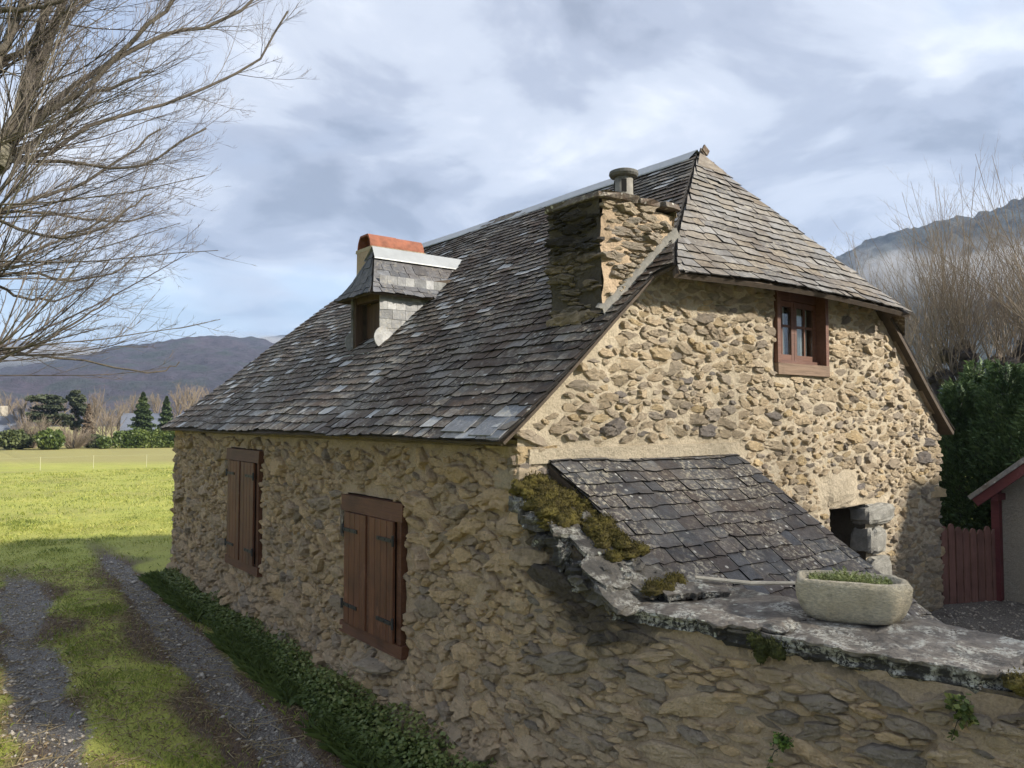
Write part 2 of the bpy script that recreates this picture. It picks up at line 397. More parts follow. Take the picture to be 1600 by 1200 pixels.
def wall_face(parent, Wd, Ht, sizes, seed, mapper, mort, stm, npick, ok=None, holes=(), cut=None, thick=.016, rise=.034, proud=1.0, dark=None, stain=None, name='mortar', step=1, flip=False, **pk):
    S, occ, res = pack(Wd, Ht, sizes, seed, ok, holes, **pk)
    hm = blur(occ, 1.8) * thick
    ny, nx = occ.shape; I = np.arange(0, ny, step); J = np.arange(0, nx, step)
    if I[-1] != ny - 1: I = np.r_[I, ny - 1]
    if J[-1] != nx - 1: J = np.r_[J, nx - 1]
    U, Vv = np.meshgrid(J * res, I * res)
    U = np.minimum(U, Wd); Vv = np.minimum(Vv, Ht)
    hgt = hm[np.ix_(I, J)] - .012 + rise * fbm(np.stack([U * 7, Vv * 8, U * 0 + seed], -1), 4)
    V = mapper(U.ravel(), Vv.ravel(), hgt.ravel())
    a, b = len(I), len(J)
    k = (np.arange(a - 1)[:, None] * b + np.arange(b - 1)[None]).ravel()
    F = np.stack([k, k + 1, k + b + 1, k + b], 1)
    cu = (U[:-1, :-1] + U[1:, 1:]).ravel() / 2; cv = (Vv[:-1, :-1] + Vv[1:, 1:]).ravel() / 2
    g = np.ones(len(F), bool)
    for (x0, x1, y0, y1) in holes: g &= ~((cu > x0) & (cu < x1) & (cv > y0) & (cv < y1))
    if cut is not None: g &= cut(cu, cv)
    F = F[g]
    if flip: F = F[:, ::-1]
    rn0 = np.full((len(V), 4), .5); rn0[:, 3] = 0 if stain is None else stain(U.ravel(), Vv.ravel() + Z0)
    w = mesh_obj(name, V, F, mort, parent, rn0, True)
    r = np.random.default_rng(seed + 1); items = []
    for st in S:
        V, Fc = stone_mesh(st, mapper, r, proud)
        rn = r.random(3)
        if dark is not None: rn[0] = rn[0] if r.random() > dark(st[0], st[1]) else .86
        rn = np.r_[rn, 0. if stain is None else float(stain(np.array([st[0]]), np.array([st[1] + Z0]))[0])]
        if flip: Fc = [f[::-1] for f in Fc]
        items.append((st[3] * st[4] / depth_of(V.mean(0)) ** 2, V, Fc, rn))
    items.sort(key=lambda q: -q[0])
    for _, V, Fc, rn in items[:npick]:
        mesh_obj('stone', V, Fc, stm, w, np.tile(rn, (len(V), 1)))
    if len(items) > npick:
        mb = MB()
        for _, V, Fc, rn in items[npick:]: mb.add(V, Fc, rn)
        tag(mb.build('small_stones', stm, w), kind='stuff')
    return w
# ------------------------------------------------------------------ slates
def slate_piece(fr, s0, ln, y0, y1, ymin, ymax, r, lift=.022, th=.010, skew=0.0):
    """fr(s, y, h) -> world; s runs up the slope"""
    j = lambda a: r.normal(0, a)
    e = .012
    yl, yr = y0 + abs(j(.003)) + .001, y1 - abs(j(.003)) - .001
    w = yr - yl; c = r.uniform(.0, .32) if r.random() < .5 else .06; c2 = r.uniform(.0, .32) if r.random() < .5 else .06
    d = .03
    out = [(s0 + d * c * 1.6 + j(e * .6), yl), (s0 + j(e * .5), yl + w * c * .8), (s0 + j(e * .7), (yl + yr) / 2 + j(.02)), (s0 + j(e * .5), yr - w * c2 * .8), (s0 + d * c2 * 1.6 + j(e * .6), yr), (s0 + ln, yr), (s0 + ln, yl)]
    tl, tr = j(.004), j(.004)
    T, B = [], []
    for k, (s, y) in enumerate(out):
        f = (s - s0) / ln; hh = lift * (1 - f) + .004 + (tl * (yr - y) + tr * (y - yl)) / max(w, .05) * (1 - f)
        y = min(max(y, ymin(s)), ymax(s))
        T.append((s, y, hh + th)); B.append((s, y, hh))
    q = np.array(T + B); n = len(out)
    V = fr(q[:, 0], q[:, 1], q[:, 2]); V = np.r_[V, V]
    F = [tuple(range(n)), tuple(range(2 * n - 1, n - 1, -1))] + [(2 * n + i, 3 * n + i, 3 * n + (i + 1) % n, 2 * n + (i + 1) % n) for i in range(n)]
    return V, F
def slate_rnd(rn, nv):
    a = np.tile(np.r_[.06 + .94 * rn[0], rn[1:]], (nv, 1)); a[nv // 2:, 0] = 0; a[nv // 2:, 1] = .3; return a      # broken edges near black: the shadow line under each course is painted in
def slate_rows(fr, smax, expo, ymin, ymax, wmin, wmax, seed, sag=None, skip=None, light=.06, lift=.03, patch=None):
    r = np.random.default_rng(seed); items = []; s = -.02; row = 0
    while s < smax - .03:
        ex = expo(s); ln = min(ex * 2.1, smax - s + .02)
        lo, hi = ymin(s + ex * .5), ymax(s + ex * .5)
        y = lo - r.random() * wmax
        while y < hi:
            w = r.uniform(wmin, wmax) * (1.0 if r.random() < .8 else r.uniform(.55, 1.3))
            if y + w > lo + .02 and y < hi - .01:
                ss = s + r.normal(0, .006) + (sag(y) if sag else 0)
                if skip is None or not skip(s + ex * .5, y + w / 2):
                    V, F = slate_piece(fr, ss, ln, y, y + w, ymin, ymax, r, lift)
                    rn = r.random(3)
                    if r.random() < light: rn[0] = r.uniform(.93, 1); rn[1] = .95
                    else: rn[0] *= .93; rn[1] *= .8
                    if patch is not None: rn[0] = min(1, max(0, rn[0] + patch(s, y)))
                    items.append((w * ex / depth_of(V.mean(0)) ** 2, V, F, rn))
            y += w
        s += ex; row += 1
    return items
def emit(items, npick, mat, parent, rest='small_slates'):
    items = sorted(items, key=lambda q: -q[0])
    for _, V, F, rn in items[:npick]: mesh_obj('slate', V, F, mat, parent, slate_rnd(rn, len(V)))
    if len(items) > npick:
        mb = MB()
        for _, V, F, rn in items[npick:]: mb.add(V, F, rn); mb.r[-1][:, :3] = slate_rnd(rn, len(V))
        tag(mb.build(rest, mat, parent), kind='stuff')
# ================================================================== THE HOUSE
LEN, WID = 9.65, 7.1
XE, ZE, ZR, XR = -.22, 2.83, 6.10, 3.55
def _profile(x0, z0, x1, z1, k0, fl):
    run = x1 - x0; k1 = (z1 - z0 - fl * k0 / 2) / (run - fl / 2)
    x = np.linspace(x0, x1, 200); d = x - x0
    z = z0 + np.where(d < fl, k0 * d + (k1 - k0) * d * d / (2 * fl), k0 * fl + (k1 - k0) * fl / 2 + k1 * (d - fl))
    s = np.r_[0, np.cumsum(np.hypot(np.diff(x), np.diff(z)))]
    return x, z, s
PX, PZ, PS = _profile(XE, ZE, XR, ZR, .76, .9)          # front slope, from eave to ridge
HY, HZ, HS = _profile(-.36, 4.25, 1.08, ZR, .85, .5)      # half-hip over the gable
zf = lambda x: np.interp(x, PX, PZ)
xf = lambda z: np.interp(z, PZ, PX)
def und(y, s): return .035 * fbm(np.stack([np.asarray(y) * .45, np.asarray(s) * .6, np.asarray(y) * 0 + 3.3], -1), 2)
def fr_front(s, y, h):
    s, y, h = map(np.asarray, (s, y, h)); x = np.interp(s, PS, PX); z = np.interp(s, PS, PZ)
    x = x + np.minimum(s, 0) * .85; z = z + np.minimum(s, 0) * .52 + np.maximum(s - PS[-1], 0) * .7
    e = .02; a = np.arctan2(np.interp(s + e, PS, PZ) - np.interp(s - e, PS, PZ), np.interp(s + e, PS, PX) - np.interp(s - e, PS, PX))
    h = h + und(y, s)
    return np.stack([x - np.sin(a) * h, y + 0 * x, z + np.cos(a) * h], -1)
def fr_rear(s, y, h):
    V = fr_front(s, y, h); V[..., 0] = WID - V[..., 0]; return V
def fr_hip(s, x, h):
    s, x, h = map(np.asarray, (s, x, h)); y = np.interp(s, HS, HY) + np.minimum(s, 0) * .76; z = np.interp(s, HS, HZ) + np.minimum(s, 0) * .65
    e = .02; a = np.arctan2(np.interp(s + e, HS, HZ) - np.interp(s - e, HS, HZ), np.interp(s + e, HS, HY) - np.interp(s - e, HS, HY))
    z = z + .05 * np.sin((x - 1.6) * .8) * np.clip(1 - s / 1.2, 0, 1) + .0 * x
    return np.stack([x + 0 * y, y - np.sin(a) * h, z + np.cos(a) * h], -1)
FAR0, FAR1 = LEN + .2, 8.2
def ymin_f(s):
    z = float(np.interp(s, PS, PZ)); return -.12 if z < 4.25 else float(np.interp(z, HZ, HY))
def ymax_f(s):
    x = float(np.interp(s, PS, PX)); return FAR0 + (FAR1 - FAR0) * (x - XE) / (XR - XE)
def xmin_h(s): return float(xf(np.interp(s, HS, HZ))) - .01
def xmax_h(s): return WID - xmin_h(s)
def fr_far(s, x, h):                                       # steep far hip: plane from the far eave to the ridge end
    s, x, h = map(np.asarray, (s, x, h)); f = s / PS[-1]; z = np.interp(s, PS, PZ); xx = np.interp(s, PS, PX)
    y = FAR0 + (FAR1 - FAR0) * (xx - XE) / (XR - XE)
    return np.stack([x + 0 * y, y + h * .92, z + .4 * h], -1)
def sheet(fr, smax, ymin, ymax, h0, h1, ns=40, ny=40):
    V = []
    for h in (h0, h1):
        for s in np.linspace(0, smax, ns):
            y = np.linspace(ymin(s), ymax(s), ny); V.append(fr(np.full(ny, s), y, np.full(ny, h)))
    V = np.concatenate(V); F = []; n = ns * ny
    for i in range(ns - 1):
        for j in range(ny - 1):
            a = i * ny + j; F.append((a, a + 1, a + ny + 1, a + ny)); F.append((n + a, n + a + ny, n + a + ny + 1, n + a + 1))
    edge = [j for j in range(ny)] + [i * ny + ny - 1 for i in range(1, ns)] + [(ns - 1) * ny + j for j in range(ny - 2, -1, -1)] + [i * ny for i in range(ns - 2, 0, -1)]
    for k in range(len(edge)):
        a, b = edge[k], edge[(k + 1) % len(edge)]; F.append((a, n + a, n + b, b))
    return V, F

house = thing('stone_house', (3.55, 4.8, 0), 'old rubble stone house with steep slate roof, dormer and big stone chimney', 'house')

SH = [(1.67, 2.87, .80, 2.215), (5.42, 6.65, .95, 2.59)]   # shuttered windows on the front: y0,y1,z0,z1
Z0 = -.15
def map_front(u, v, h):
    z = v + Z0
    b = .05 * fbm(np.stack([u * .5, v * .5, u * 0 + 1], -1), 2) + .09 * np.clip(1 - z / 1.1, 0, 1) ** 2
    win = 0
    for (a, c, e, f) in SH:
        d = np.maximum(np.maximum(a - u, u - c), np.maximum(e - z, z - f)); win = np.maximum(win, np.clip(1 - d / .25, 0, 1))
    return np.stack([-h - b * (1 - win), u, z], -1)
SZ_FRONT = [(90, .30, .42), (500, .20, .30), (2500, .13, .21), (8000, .085, .14), (16000, .05, .09)]
holes = [(a - .01, b + .01, c - Z0 - .01, d - Z0 + .01) for a, b, c, d in SH]
wf = wall_face(house, LEN, 2.98 - Z0 - .12, SZ_FRONT, 11, map_front, M['mortar_front'], M['stone_front'], 150, holes=holes, ok=lambda u, v: v + Z0 < 2.72, flip=True, name='front_wall', proud=1.35, joint=(.0, .16), shear=.2, asp=1.8,
               stain=lambda u, z: .40 * np.clip(1 - (2.80 - z) / .22, 0, 1) + .45 * np.clip(1 - z / .45, 0, 1) + .5 * np.clip(1 - u / .25, 0, 1) * np.clip((z - 1.5) / .3, 0, 1) * (z < 2.4))

def gtop(x): return np.minimum(np.minimum(zf(x), zf(WID - x)) - .06, 4.40)
GW = (3.42, 4.41, 3.47, 4.5); GD = (4.42, 5.18, .4, 2.01)
def map_gable(u, v, h):
    z = v + Z0; b = .05 * fbm(np.stack([u * .5, v * .5, u * 0 + 8], -1), 2)
    d = np.maximum(np.maximum(GW[0] - u, u - GW[1]), GW[2] - z); b = b * np.clip(d / .3, 0, 1)
    return np.stack([u, -h - b, z], -1)
SZ_GABLE = [(70, .27, .38), (420, .18, .28), (2000, .12, .19), (4000, .08, .13), (7000, .05, .085)]
PLAS = [(.2, 2.75, 2.66, 2.82), (4.25, 5.02, 2.0, 2.42), (3.42, 4.45, 2.0, 2.02)]
wg = wall_face(house, WID, 4.45 - Z0, SZ_GABLE, 23, map_gable, M['mortar_gable'], M['stone_gable'], 150,
               ok=lambda x, y: y + Z0 < gtop(x) - .08 and not any(a < x < b and c - .03 < y + Z0 < d for a, b, c, d in PLAS) and not (5.1 < x < 5.75 and .9 < y + Z0 < 2.1),
               holes=[(GW[0], GW[1], GW[2] - Z0, 5), (GD[0], GD[1], GD[2] - Z0, GD[3] - Z0)],
               cut=lambda u, v: v + Z0 < gtop(u) + .02, name='gable_wall', proud=.80, rise=.022, thick=.018, joint=(.0, .16), asp=2.1, shear=.12)
mb = MB(); V = [(WID, 0, Z0), (WID, LEN, Z0), (WID, LEN, 2.95), (WID, 0, 2.95)]; mb.add(V, [(0, 1, 2, 3)]); mb.build('rear_wall', M['mortar_gable'], house)
mb = MB(); V = [(0, LEN, Z0), (WID, LEN, Z0), (WID, LEN, 2.95), (0, LEN, 2.95)]; mb.add(V, [(0, 3, 2, 1)]); mb.build('end_wall', M['mortar_front'], house)
# stones that break the outline of the far corner and of the rear corner
def rock(c, half, rz=0., seed=0, nu=9, nv=6, amp=.16, p=3.0, rnd=None, tilt=0.):
    r = np.random.default_rng(seed); th = np.arange(nu) * 2 * math.pi / nu; ph = np.linspace(-math.pi / 2, math.pi / 2, nv + 2)[1:-1]
    se = lambda v: np.sign(v) * np.abs(v) ** (2 / p)
    T, Pp = np.meshgrid(th, ph)
    V = np.stack([se(np.cos(T)) * se(np.cos(Pp)), se(np.sin(T)) * se(np.cos(Pp)), se(np.sin(Pp))], -1).reshape(-1, 3)
    V = np.r_[V, [[0, 0, -1], [0, 0, 1]]]; V = V * (1 + r.normal(0, amp, len(V)))[:, None] * np.array(half)
    if tilt: V[:, 2] += V[:, 0] * tilt
    cz, sz = math.cos(rz), math.sin(rz); V = np.c_[V[:, 0] * cz - V[:, 1] * sz, V[:, 0] * sz + V[:, 1] * cz, V[:, 2]] + np.array(c)
    F = [(k * nu + i, k * nu + (i + 1) % nu, (k + 1) * nu + (i + 1) % nu, (k + 1) * nu + i) for k in range(nv - 1) for i in range(nu)]
    a = nu * nv; F += [(i, a, (i + 1) % nu) for i in range(nu)] + [((nv - 1) * nu + i, (nv - 1) * nu + (i + 1) % nu, a + 1) for i in range(nu)]
    return V, F
for cx_, cy_, mt, par in ((0, LEN, 'stone_front', wf), (WID, 0, 'stone_gable', wg), (0, 0, 'stone_gable', wg)):
    z = 0.0 if cx_ or cy_ else 2.42; k = 0
    while z < 2.72:
        hh = random.uniform(.05, .13); a = random.uniform(.11, .24); b = random.uniform(.11, .24)
        ox = (a - .035) * (1 if cx_ == 0 else -1); oy = (b - .035) * (1 if cy_ == 0 else -1)
        V, F = rock((cx_ + ox, cy_ + oy, z + hh), (a, b, hh * .92), 0, 500 + k + int(cx_ * 30 + cy_ * 77), amp=.07, p=4.5)
        mesh_obj('stone', V, F, M[mt], par, np.tile(RNG.random(3), (len(V), 1))); z += 2 * hh + .015; k += 1

for k in range(22):                                          # stones bonding the house wall into the garden wall
    z = .05 + k * .105 + random.uniform(-.02, .02); V, F = rock((random.uniform(-.02, .03) - .09 * max(0, 1 - z / 1.1) ** 2, random.uniform(-.10, .10), z), (random.uniform(.035, .055), random.uniform(.09, .19), random.uniform(.04, .075)), 0, 900 + k, 12, 7, .13, 3.2)
    mesh_obj('stone', V, F, M['stone_front'], wf, np.tile(RNG.random(3), (len(V), 1)))
# smooth rendered band above the lean-to and blocks round the stable door
def slabbox(mb, a, b, jit=.006): mb.box(a, b, jit); return mb
slabbox(MB(), (.10, -.03, 2.66), (2.72, .05, 2.77), .008).build('mortar_band', M['mortar_gable'], wg)
V, F = rock((4.66, .10, 2.23), (.42, .135, .23), 0, 91, 20, 10, .05, 3.6); mesh_obj('lintel', V, F, M['mortar_gable'], wg, np.full((len(V), 3), .55))
M['granite'] = m_plain('granite', (.23, .225, .20), .9, .35, 14, .02)
for k, (c, h) in enumerate([((5.45, .06, 1.88), (.33, .15, .12)), ((5.34, .05, 1.58), (.20, .15, .16)), ((5.42, .06, 1.19), (.26, .15, .2)), ((5.37, .06, .8), (.24, .15, .17))]):
    V, F = rock(c, h, 0, 60 + k, 18, 10, .055, 4.2); mesh_obj('jamb_block', V, F, M['granite'], wg, np.full((len(V), 3), .5))
def reveal(parent, x0, x1, z0, z1, depth, mat, back, y=.002):
    mb = MB()
    mb.add([(x0, y, z0), (x0, y, z1), (x0, depth, z1), (x0, depth, z0)], [(0, 1, 2, 3)]); mb.add([(x1, y, z0), (x1, y, z1), (x1, depth, z1), (x1, depth, z0)], [(3, 2, 1, 0)])
    mb.add([(x0, y, z0), (x1, y, z0), (x1, depth, z0), (x0, depth, z0)], [(3, 2, 1, 0)]); mb.add([(x0, y, z1), (x1, y, z1), (x1, depth, z1), (x0, depth, z1)], [(0, 1, 2, 3)])
    mb.build('reveal', mat, parent)
    MB().add([(x0 - .2, depth, z0 - .2), (x1 + .2, depth, z0 - .2), (x1 + .2, depth, z1 + .2), (x0 - .2, depth, z1 + .2)], [(0, 1, 2, 3)]).build('painted_dark_back', back, parent)
reveal(wg, GD[0], GD[1], GD[2], GD[3], .9, M['mortar_dark'], M['dark'])  # door recess and its back painted dark in place of interior shade
# gable window
x0, x1, z0 = GW[0], GW[1], GW[2]
gwo = link(bpy.data.objects.new('window', None), house, (x0, 0, z0))
for a, b in (((x0 + .002, -.03, z0 + .12), (x0 + .06, .30, 4.45)), ((x1 - .06, -.03, z0 + .12), (x1 - .002, .30, 4.45))): MB().box(a, b).build('jamb', M['window_wood'], gwo)
MB().box((x0 + .001, -.035, z0), (x1 - .001, .12, z0 + .118), .002).build('sill', M['old_wood'], gwo)
MB().box((x0 + .06, .05, z0 + .125), (x1 - .06, .3, z0 + .16)).build('rail', M['window_wood'], gwo); MB().box((x0 + .06, .08, 4.28), (x1 - .06, .3, 4.44)).build('rail', M['window_wood'], gwo)
ww = x1 - x0 - .12; yb = .09
for k in range(2):
    s = MB(); a = x0 + .06 + k * ww / 2 + .003; b = a + ww / 2 - .006; zt = 4.275; zb = z0 + .165
    for q in ((a, a + .05), (b - .05, b)): s.box((q[0], yb, zb), (q[1], yb + .05, zt))
    s.box((a + .05, yb + .002, zb), (b - .05, yb + .048, zb + .06)); s.box((a + .05, yb + .002, zt - .06), (b - .05, yb + .048, zt))
    s.box(((a + b) / 2 - .012, yb + .008, zb + .06), ((a + b) / 2 + .012, yb + .04, zt - .06))
    s.box((a + .05, yb + .01, zb + .36), (b - .05, yb + .038, zb + .385)); s.build('sash', M['window_wood'], gwo)
    for i in range(2):
        for j in range(2):
            pa = (a + .05, (a + b) / 2 + .012)[i]; pb = ((a + b) / 2 - .012, b - .05)[i]; qa = (zb + .06, zb + .385)[j]; qb = (zb + .36, zt - .06)[j]
            MB().box((pa + .001, yb + .020, qa + .001), (pb - .001, yb + .025, qb - .001)).build('pane', M['glass'], gwo)
    # half-drawn white curtain behind the panes
    xs = np.linspace(a + .03, a + .03 + (b - a) * .80, 22); V = []
    for i, x in enumerate(xs): V += [(x, yb + .075 + .012 * math.sin(i * 1.9), zb), (x, yb + .075 + .012 * math.sin(i * 1.9 + .4), zt)]
    MB().add(V, [(2 * i, 2 * i + 2, 2 * i + 3, 2 * i + 1) for i in range(len(xs) - 1)]).build('curtain', M['curtain'], gwo)
reveal(gwo, x0 + .055, x1 - .055, z0 + .15, 4.46, .8, M['dark'], M['dark'], .305)
# shuttered windows
for wi, (a, b, c, d) in enumerate(SH):
    X0 = -.055
    lint, sill, jb = .165, .12, .085
    fo = link(bpy.data.objects.new('shuttered_window', None), house, (0, (a + b) / 2, c))
    MB().box((X0 + .012, a + .002, c + sill), (.12, a + jb, d - lint)).build('jamb', M['frame'], fo); MB().box((X0 + .012, b - jb, c + sill), (.12, b - .002, d - lint)).build('jamb', M['frame'], fo)
    MB().box((X0 - .012, a - .045, d - lint), (.12, b + .035, d), .004).build('lintel', M['frame'], fo)
    MB().box((X0 - .01, a - .05, c), (.12, b + .04, c + sill), .004).build('sill', M['frame'], fo)
    MB().box((.0, a + jb, c + sill), (.02, b - jb, d - lint)).build('backing', M['dark'], fo)
    ya, yb_ = a + jb + .004, b - jb - .004; mid = (ya + yb_) / 2; hw = .035
    MB().box((X0 - .012, mid - hw, c + sill + .003), (-.002, mid + hw, d - lint - .003)).build('centre_post', M['frame'], fo)
    for k, (l, r_) in enumerate(((ya, mid - hw - .004), (mid + hw + .004, yb_))):
        npl = 4; w = (r_ - l) / npl
        for i in range(npl):
            xo = X0 - .030 + random.uniform(-.002, .002)
            y0_, y1_ = l + i * w + .0025, l + (i + 1) * w - .0025
            V = [(xo, y0_ + .004, c + sill + .006), (xo, y1_ - .004, c + sill + .006), (xo, y1_ - .004, d - lint - .006), (xo, y0_ + .004, d - lint - .006)]
            V += [(xo + .005, y0_, c + sill + .006), (xo + .005, y1_, c + sill + .006), (xo + .005, y1_, d - lint - .006), (xo + .005, y0_, d - lint - .006)]
            V += [(xo + .028, y0_, c + sill + .006), (xo + .028, y1_, c + sill + .006), (xo + .028, y1_, d - lint - .006), (xo + .028, y0_, d - lint - .006)]
            MB().add(V, [(0, 3, 2, 1)] + [(p * 4 + q, p * 4 + (q + 1) % 4, p * 4 + 4 + (q + 1) % 4, p * 4 + 4 + q) for p in (0, 1) for q in range(4)]).build('plank', M['shutter'], fo)
        for zz in (c + sill + .17, d - lint - .2):
            hb = MB(); e0, e1 = (l - .02, l + .30) if k == 0 else (r_ - .30, r_ + .02)
            hb.box((X0 - .042, e0, zz), (X0 - .031, e1, zz + .035)); yk = e0 if k == 0 else e1
            hb.tube([(X0 - .04, yk, zz - .03), (X0 - .04, yk, zz + .07)], .014, 8)
            for t in (.12, .5, .85): yy = e0 + (e1 - e0) * t; hb.box((X0 - .047, yy - .008, zz + .01), (X0 - .041, yy + .008, zz + .026))
            hb.build('hinge', M['iron'], fo)
# odd ledge stone below the near window and a strip of slate beside it
V, F = rock((-.12, 2.05, .66), (.14, .24, .035), .1, 31, 12, 5, .10, 2.6); mesh_obj('ledge_stone', V, F, M['stone_gable'], wf, np.full((len(V), 3), .35))
V, F = rock((-.02, 2.93, 1.93), (.03, .04, .17), 0, 33, 8, 5, .06, 5); mesh_obj('slate_strip', V, F, M['slate'], wf, np.full((len(V), 3), .3))

# ---- roof
CH = (.99, 1.94, .07, .74); DM = (1.08, 2.75, 4.2, 5.0)
V, F = sheet(fr_front, PS[-1], ymin_f, ymax_f, -.024, .0); roof = mesh_obj('roof', V, F, M['deck'], house)
def sag(y): return .022 * math.sin(y * 1.7) + .012 * math.sin(y * 4.1 + 1) + (-.03 if y < 3.0 else .025)
def in_front(s, y):
    x = float(np.interp(s, PS, PX))
    return (CH[0] + .06 < x < CH[1] - .06 and CH[2] + .1 < y < CH[3] - .1) or (DM[0] + .12 < x < 2.3 and DM[2] + .15 < y < DM[3] - .15)
it = slate_rows(fr_front, PS[-1] + .0, lambda s: .155 - .05 * min(1, s / 2.2), ymin_f, ymax_f, .13, .30, 41, sag, in_front, .07,
                patch=lambda s, y: -.38 * max(0, 1 - y / 4.2) * max(0, 1 - s / 3.6) + .12 * min(1, y / 6) if s > .3 else .22)
emit(it, 180, M['slate'], roof)
mb = MB()                                                    # replacement slates at the near eave corner
for s, y, w, ln, an in ((.02, .02, .30, .42, .0), (.06, .42, .34, .30, .05), (-.03, -.10, .16, .5, .0)):
    q = np.array([(s, y - .0), (s, y + w), (s + ln, y + w * .9), (s + ln, y)]); V = np.r_[fr_front(q[:, 0], q[:, 1], np.array([.05, .05, .03, .03])), fr_front(q[:, 0], q[:, 1], np.array([.04, .04, .02, .02]))]
    mesh_obj('slate', V, [(0, 1, 2, 3), (7, 6, 5, 4), (0, 4, 5, 1), (1, 5, 6, 2), (2, 6, 7, 3), (3, 7, 4, 0)], M['slate_cheek'], roof, np.tile((.15, .95, .5), (8, 1)))
V, F = sheet(fr_rear, PS[-1], ymin_f, ymax_f, -.05, .0); rr_ = mesh_obj('rear_roof', V, F, M['deck'], house)
emit(slate_rows(fr_rear, PS[-1], lambda s: .2, ymin_f, ymax_f, .25, .45, 43), 0, M['slate'], rr_)
V, F = sheet(fr_far, PS[-1] - .02, lambda s: float(np.interp(s, PS, PX)), lambda s: WID - float(np.interp(s, PS, PX)), -.05, 0., 12, 12); rf_ = mesh_obj('end_roof', V, F, M['deck'], house)
emit(slate_rows(fr_far, PS[-1] - .05, lambda s: .17, lambda s: float(np.interp(s, PS, PX)), lambda s: WID - float(np.interp(s, PS, PX)), .2, .4, 44), 0, M['slate'], rf_)
V, F = sheet(fr_hip, HS[-1] - .01, xmin_h, xmax_h, -.055, -.005, 20, 16); hip = mesh_obj('hip_roof', V, F, M['deck'], house)
emit(slate_rows(fr_hip, HS[-1] - .05, lambda s: .125 - .02 * min(1, s / 1.5), xmin_h, xmax_h, .15, .34, 47, lambda x: .02 * math.sin(x * 3), None, .05), 80, M['slate_hip'], hip)
# lead apex piece, ridge flashing and a broken comb of slates at the peak
mb = MB(); y0, y1 = 1.08, FAR1
for s in (-1, 1):
    ys = np.linspace(y0, y1, 24); V = []
    for y in ys:
        dz = .03 * float(fbm(np.array([[y * .7, 2, 1]]), 2)[0]); V += [(XR, y, ZR + .075 + dz), (XR + s * .15, y, ZR - .06 + dz), (XR + s * .15, y, ZR - .075 + dz)]
    mb.add(V, [(3 * i, 3 * i + 3, 3 * i + 4, 3 * i + 1) for i in range(23)] + [(3 * i + 1, 3 * i + 4, 3 * i + 5, 3 * i + 2) for i in range(23)])
mb.build('ridge_flashing', M['zinc'], roof)
V = fr_hip(np.array([HS[-1] - .30, HS[-1] - .30, HS[-1] + .0]), np.array([XR - .26, XR + .26, XR]), np.array([.045, .045, .05]))
V = np.r_[V, V - (0, 0, .012)]; mesh_obj('apex_flashing', V, [(0, 1, 2), (5, 4, 3), (0, 3, 4, 1), (1, 4, 5, 2), (2, 5, 3, 0)], M['slate_hip'], hip, np.tile((.8, .5, .5), (6, 1)))
mb = MB()
for k in range(7):
    yy = 1.0 + k * .06; mb.obox((XR + .05 + .02 * k, yy, ZR + .045 - .02 * k), (.045, 0, -.03), (0, .010, 0), (.015 * random.uniform(.6, 1.4), 0, .032))
mb.build('comb_slates', M['slate'], roof)
# verge boards under both slopes at the gable
for fr, nm in ((fr_front, 'verge_board'), (fr_rear, 'verge_board')):
    ss = np.linspace(.02, float(np.interp(4.25, PZ, PS)), 26); V = []
    for s in ss:
        for y, h in ((-.045, -.027), (-.045, -.05), (.02, -.05), (.02, -.027)): V.append(fr(np.array(s), np.array(y), np.array(h + .012 * math.sin(s * 7))))
    F = [(4 * i + q, 4 * i + (q + 1) % 4, 4 * i + 4 + (q + 1) % 4, 4 * i + 4 + q) for i in range(len(ss) - 1) for q in range(4)]
    mesh_obj(nm, np.array(V), F, M['verge_wood'], house, np.tile(RNG.random(3), (len(V), 1)))
MB().add([(-.02, 0, 2.78), (-.02, LEN, 2.78), (.25, LEN, 3.02), (.25, 0, 3.02)], [(0, 1, 2, 3)]).build('wall_plate', M['mortar_front'], house)

# ---- big chimney
SZ_CH = [(60, .26, .40), (300, .16, .26), (1500, .09, .16), (3000, .06, .09)]
chz0, chz1 = 3.55, 4.90
M['chim_front'] = m_stone('chimney_stone', [(.46, .375, .26), (.40, .335, .25), (.52, .42, .28), (.36, .315, .26), (.44, .36, .25), (.32, .29, .25)], .1)
def soot(src, z, amt):
    n = NT(src); n.t.nodes.clear()
    return None
def m_soot(name, cols):
    n = NT(name); base = n.ramp(n.rnd(0), *[(i / (len(cols) - 1), c) for i, c in enumerate(cols)])
    c = n.mix(1.0, base, n.ramp(n.noise(12, 6, .65, .6), (.25, .5), (.5, .95), (.78, 1.4)), 'MULTIPLY')
    zz = n.math('ADD', n.math('MULTIPLY', n.noise(5, 4, .6), .5), n.sep(2))
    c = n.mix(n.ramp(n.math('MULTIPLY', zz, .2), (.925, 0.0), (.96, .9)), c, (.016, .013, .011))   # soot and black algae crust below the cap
    c = n.mix(n.ramp(n.noise(7, 4), (.56, 0.0), (.7, .6)), c, (.07, .06, .03))
    b = n.bump(n.noise(26, 5, .65, .5, n.vec((1, 1, 3.2))), .04, 1.0)
    return n.done(c, .95, b)
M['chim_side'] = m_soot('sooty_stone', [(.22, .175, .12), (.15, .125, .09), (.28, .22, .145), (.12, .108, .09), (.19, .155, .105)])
ch_w, ch_d = CH[1] - CH[0], CH[3] - CH[2]
def lump(u, v, k): return .03 * fbm(np.stack([u * 2.5, v * 3.5, u * 0 + k], -1), 2)
def zcut(fr): return fr
chim = None
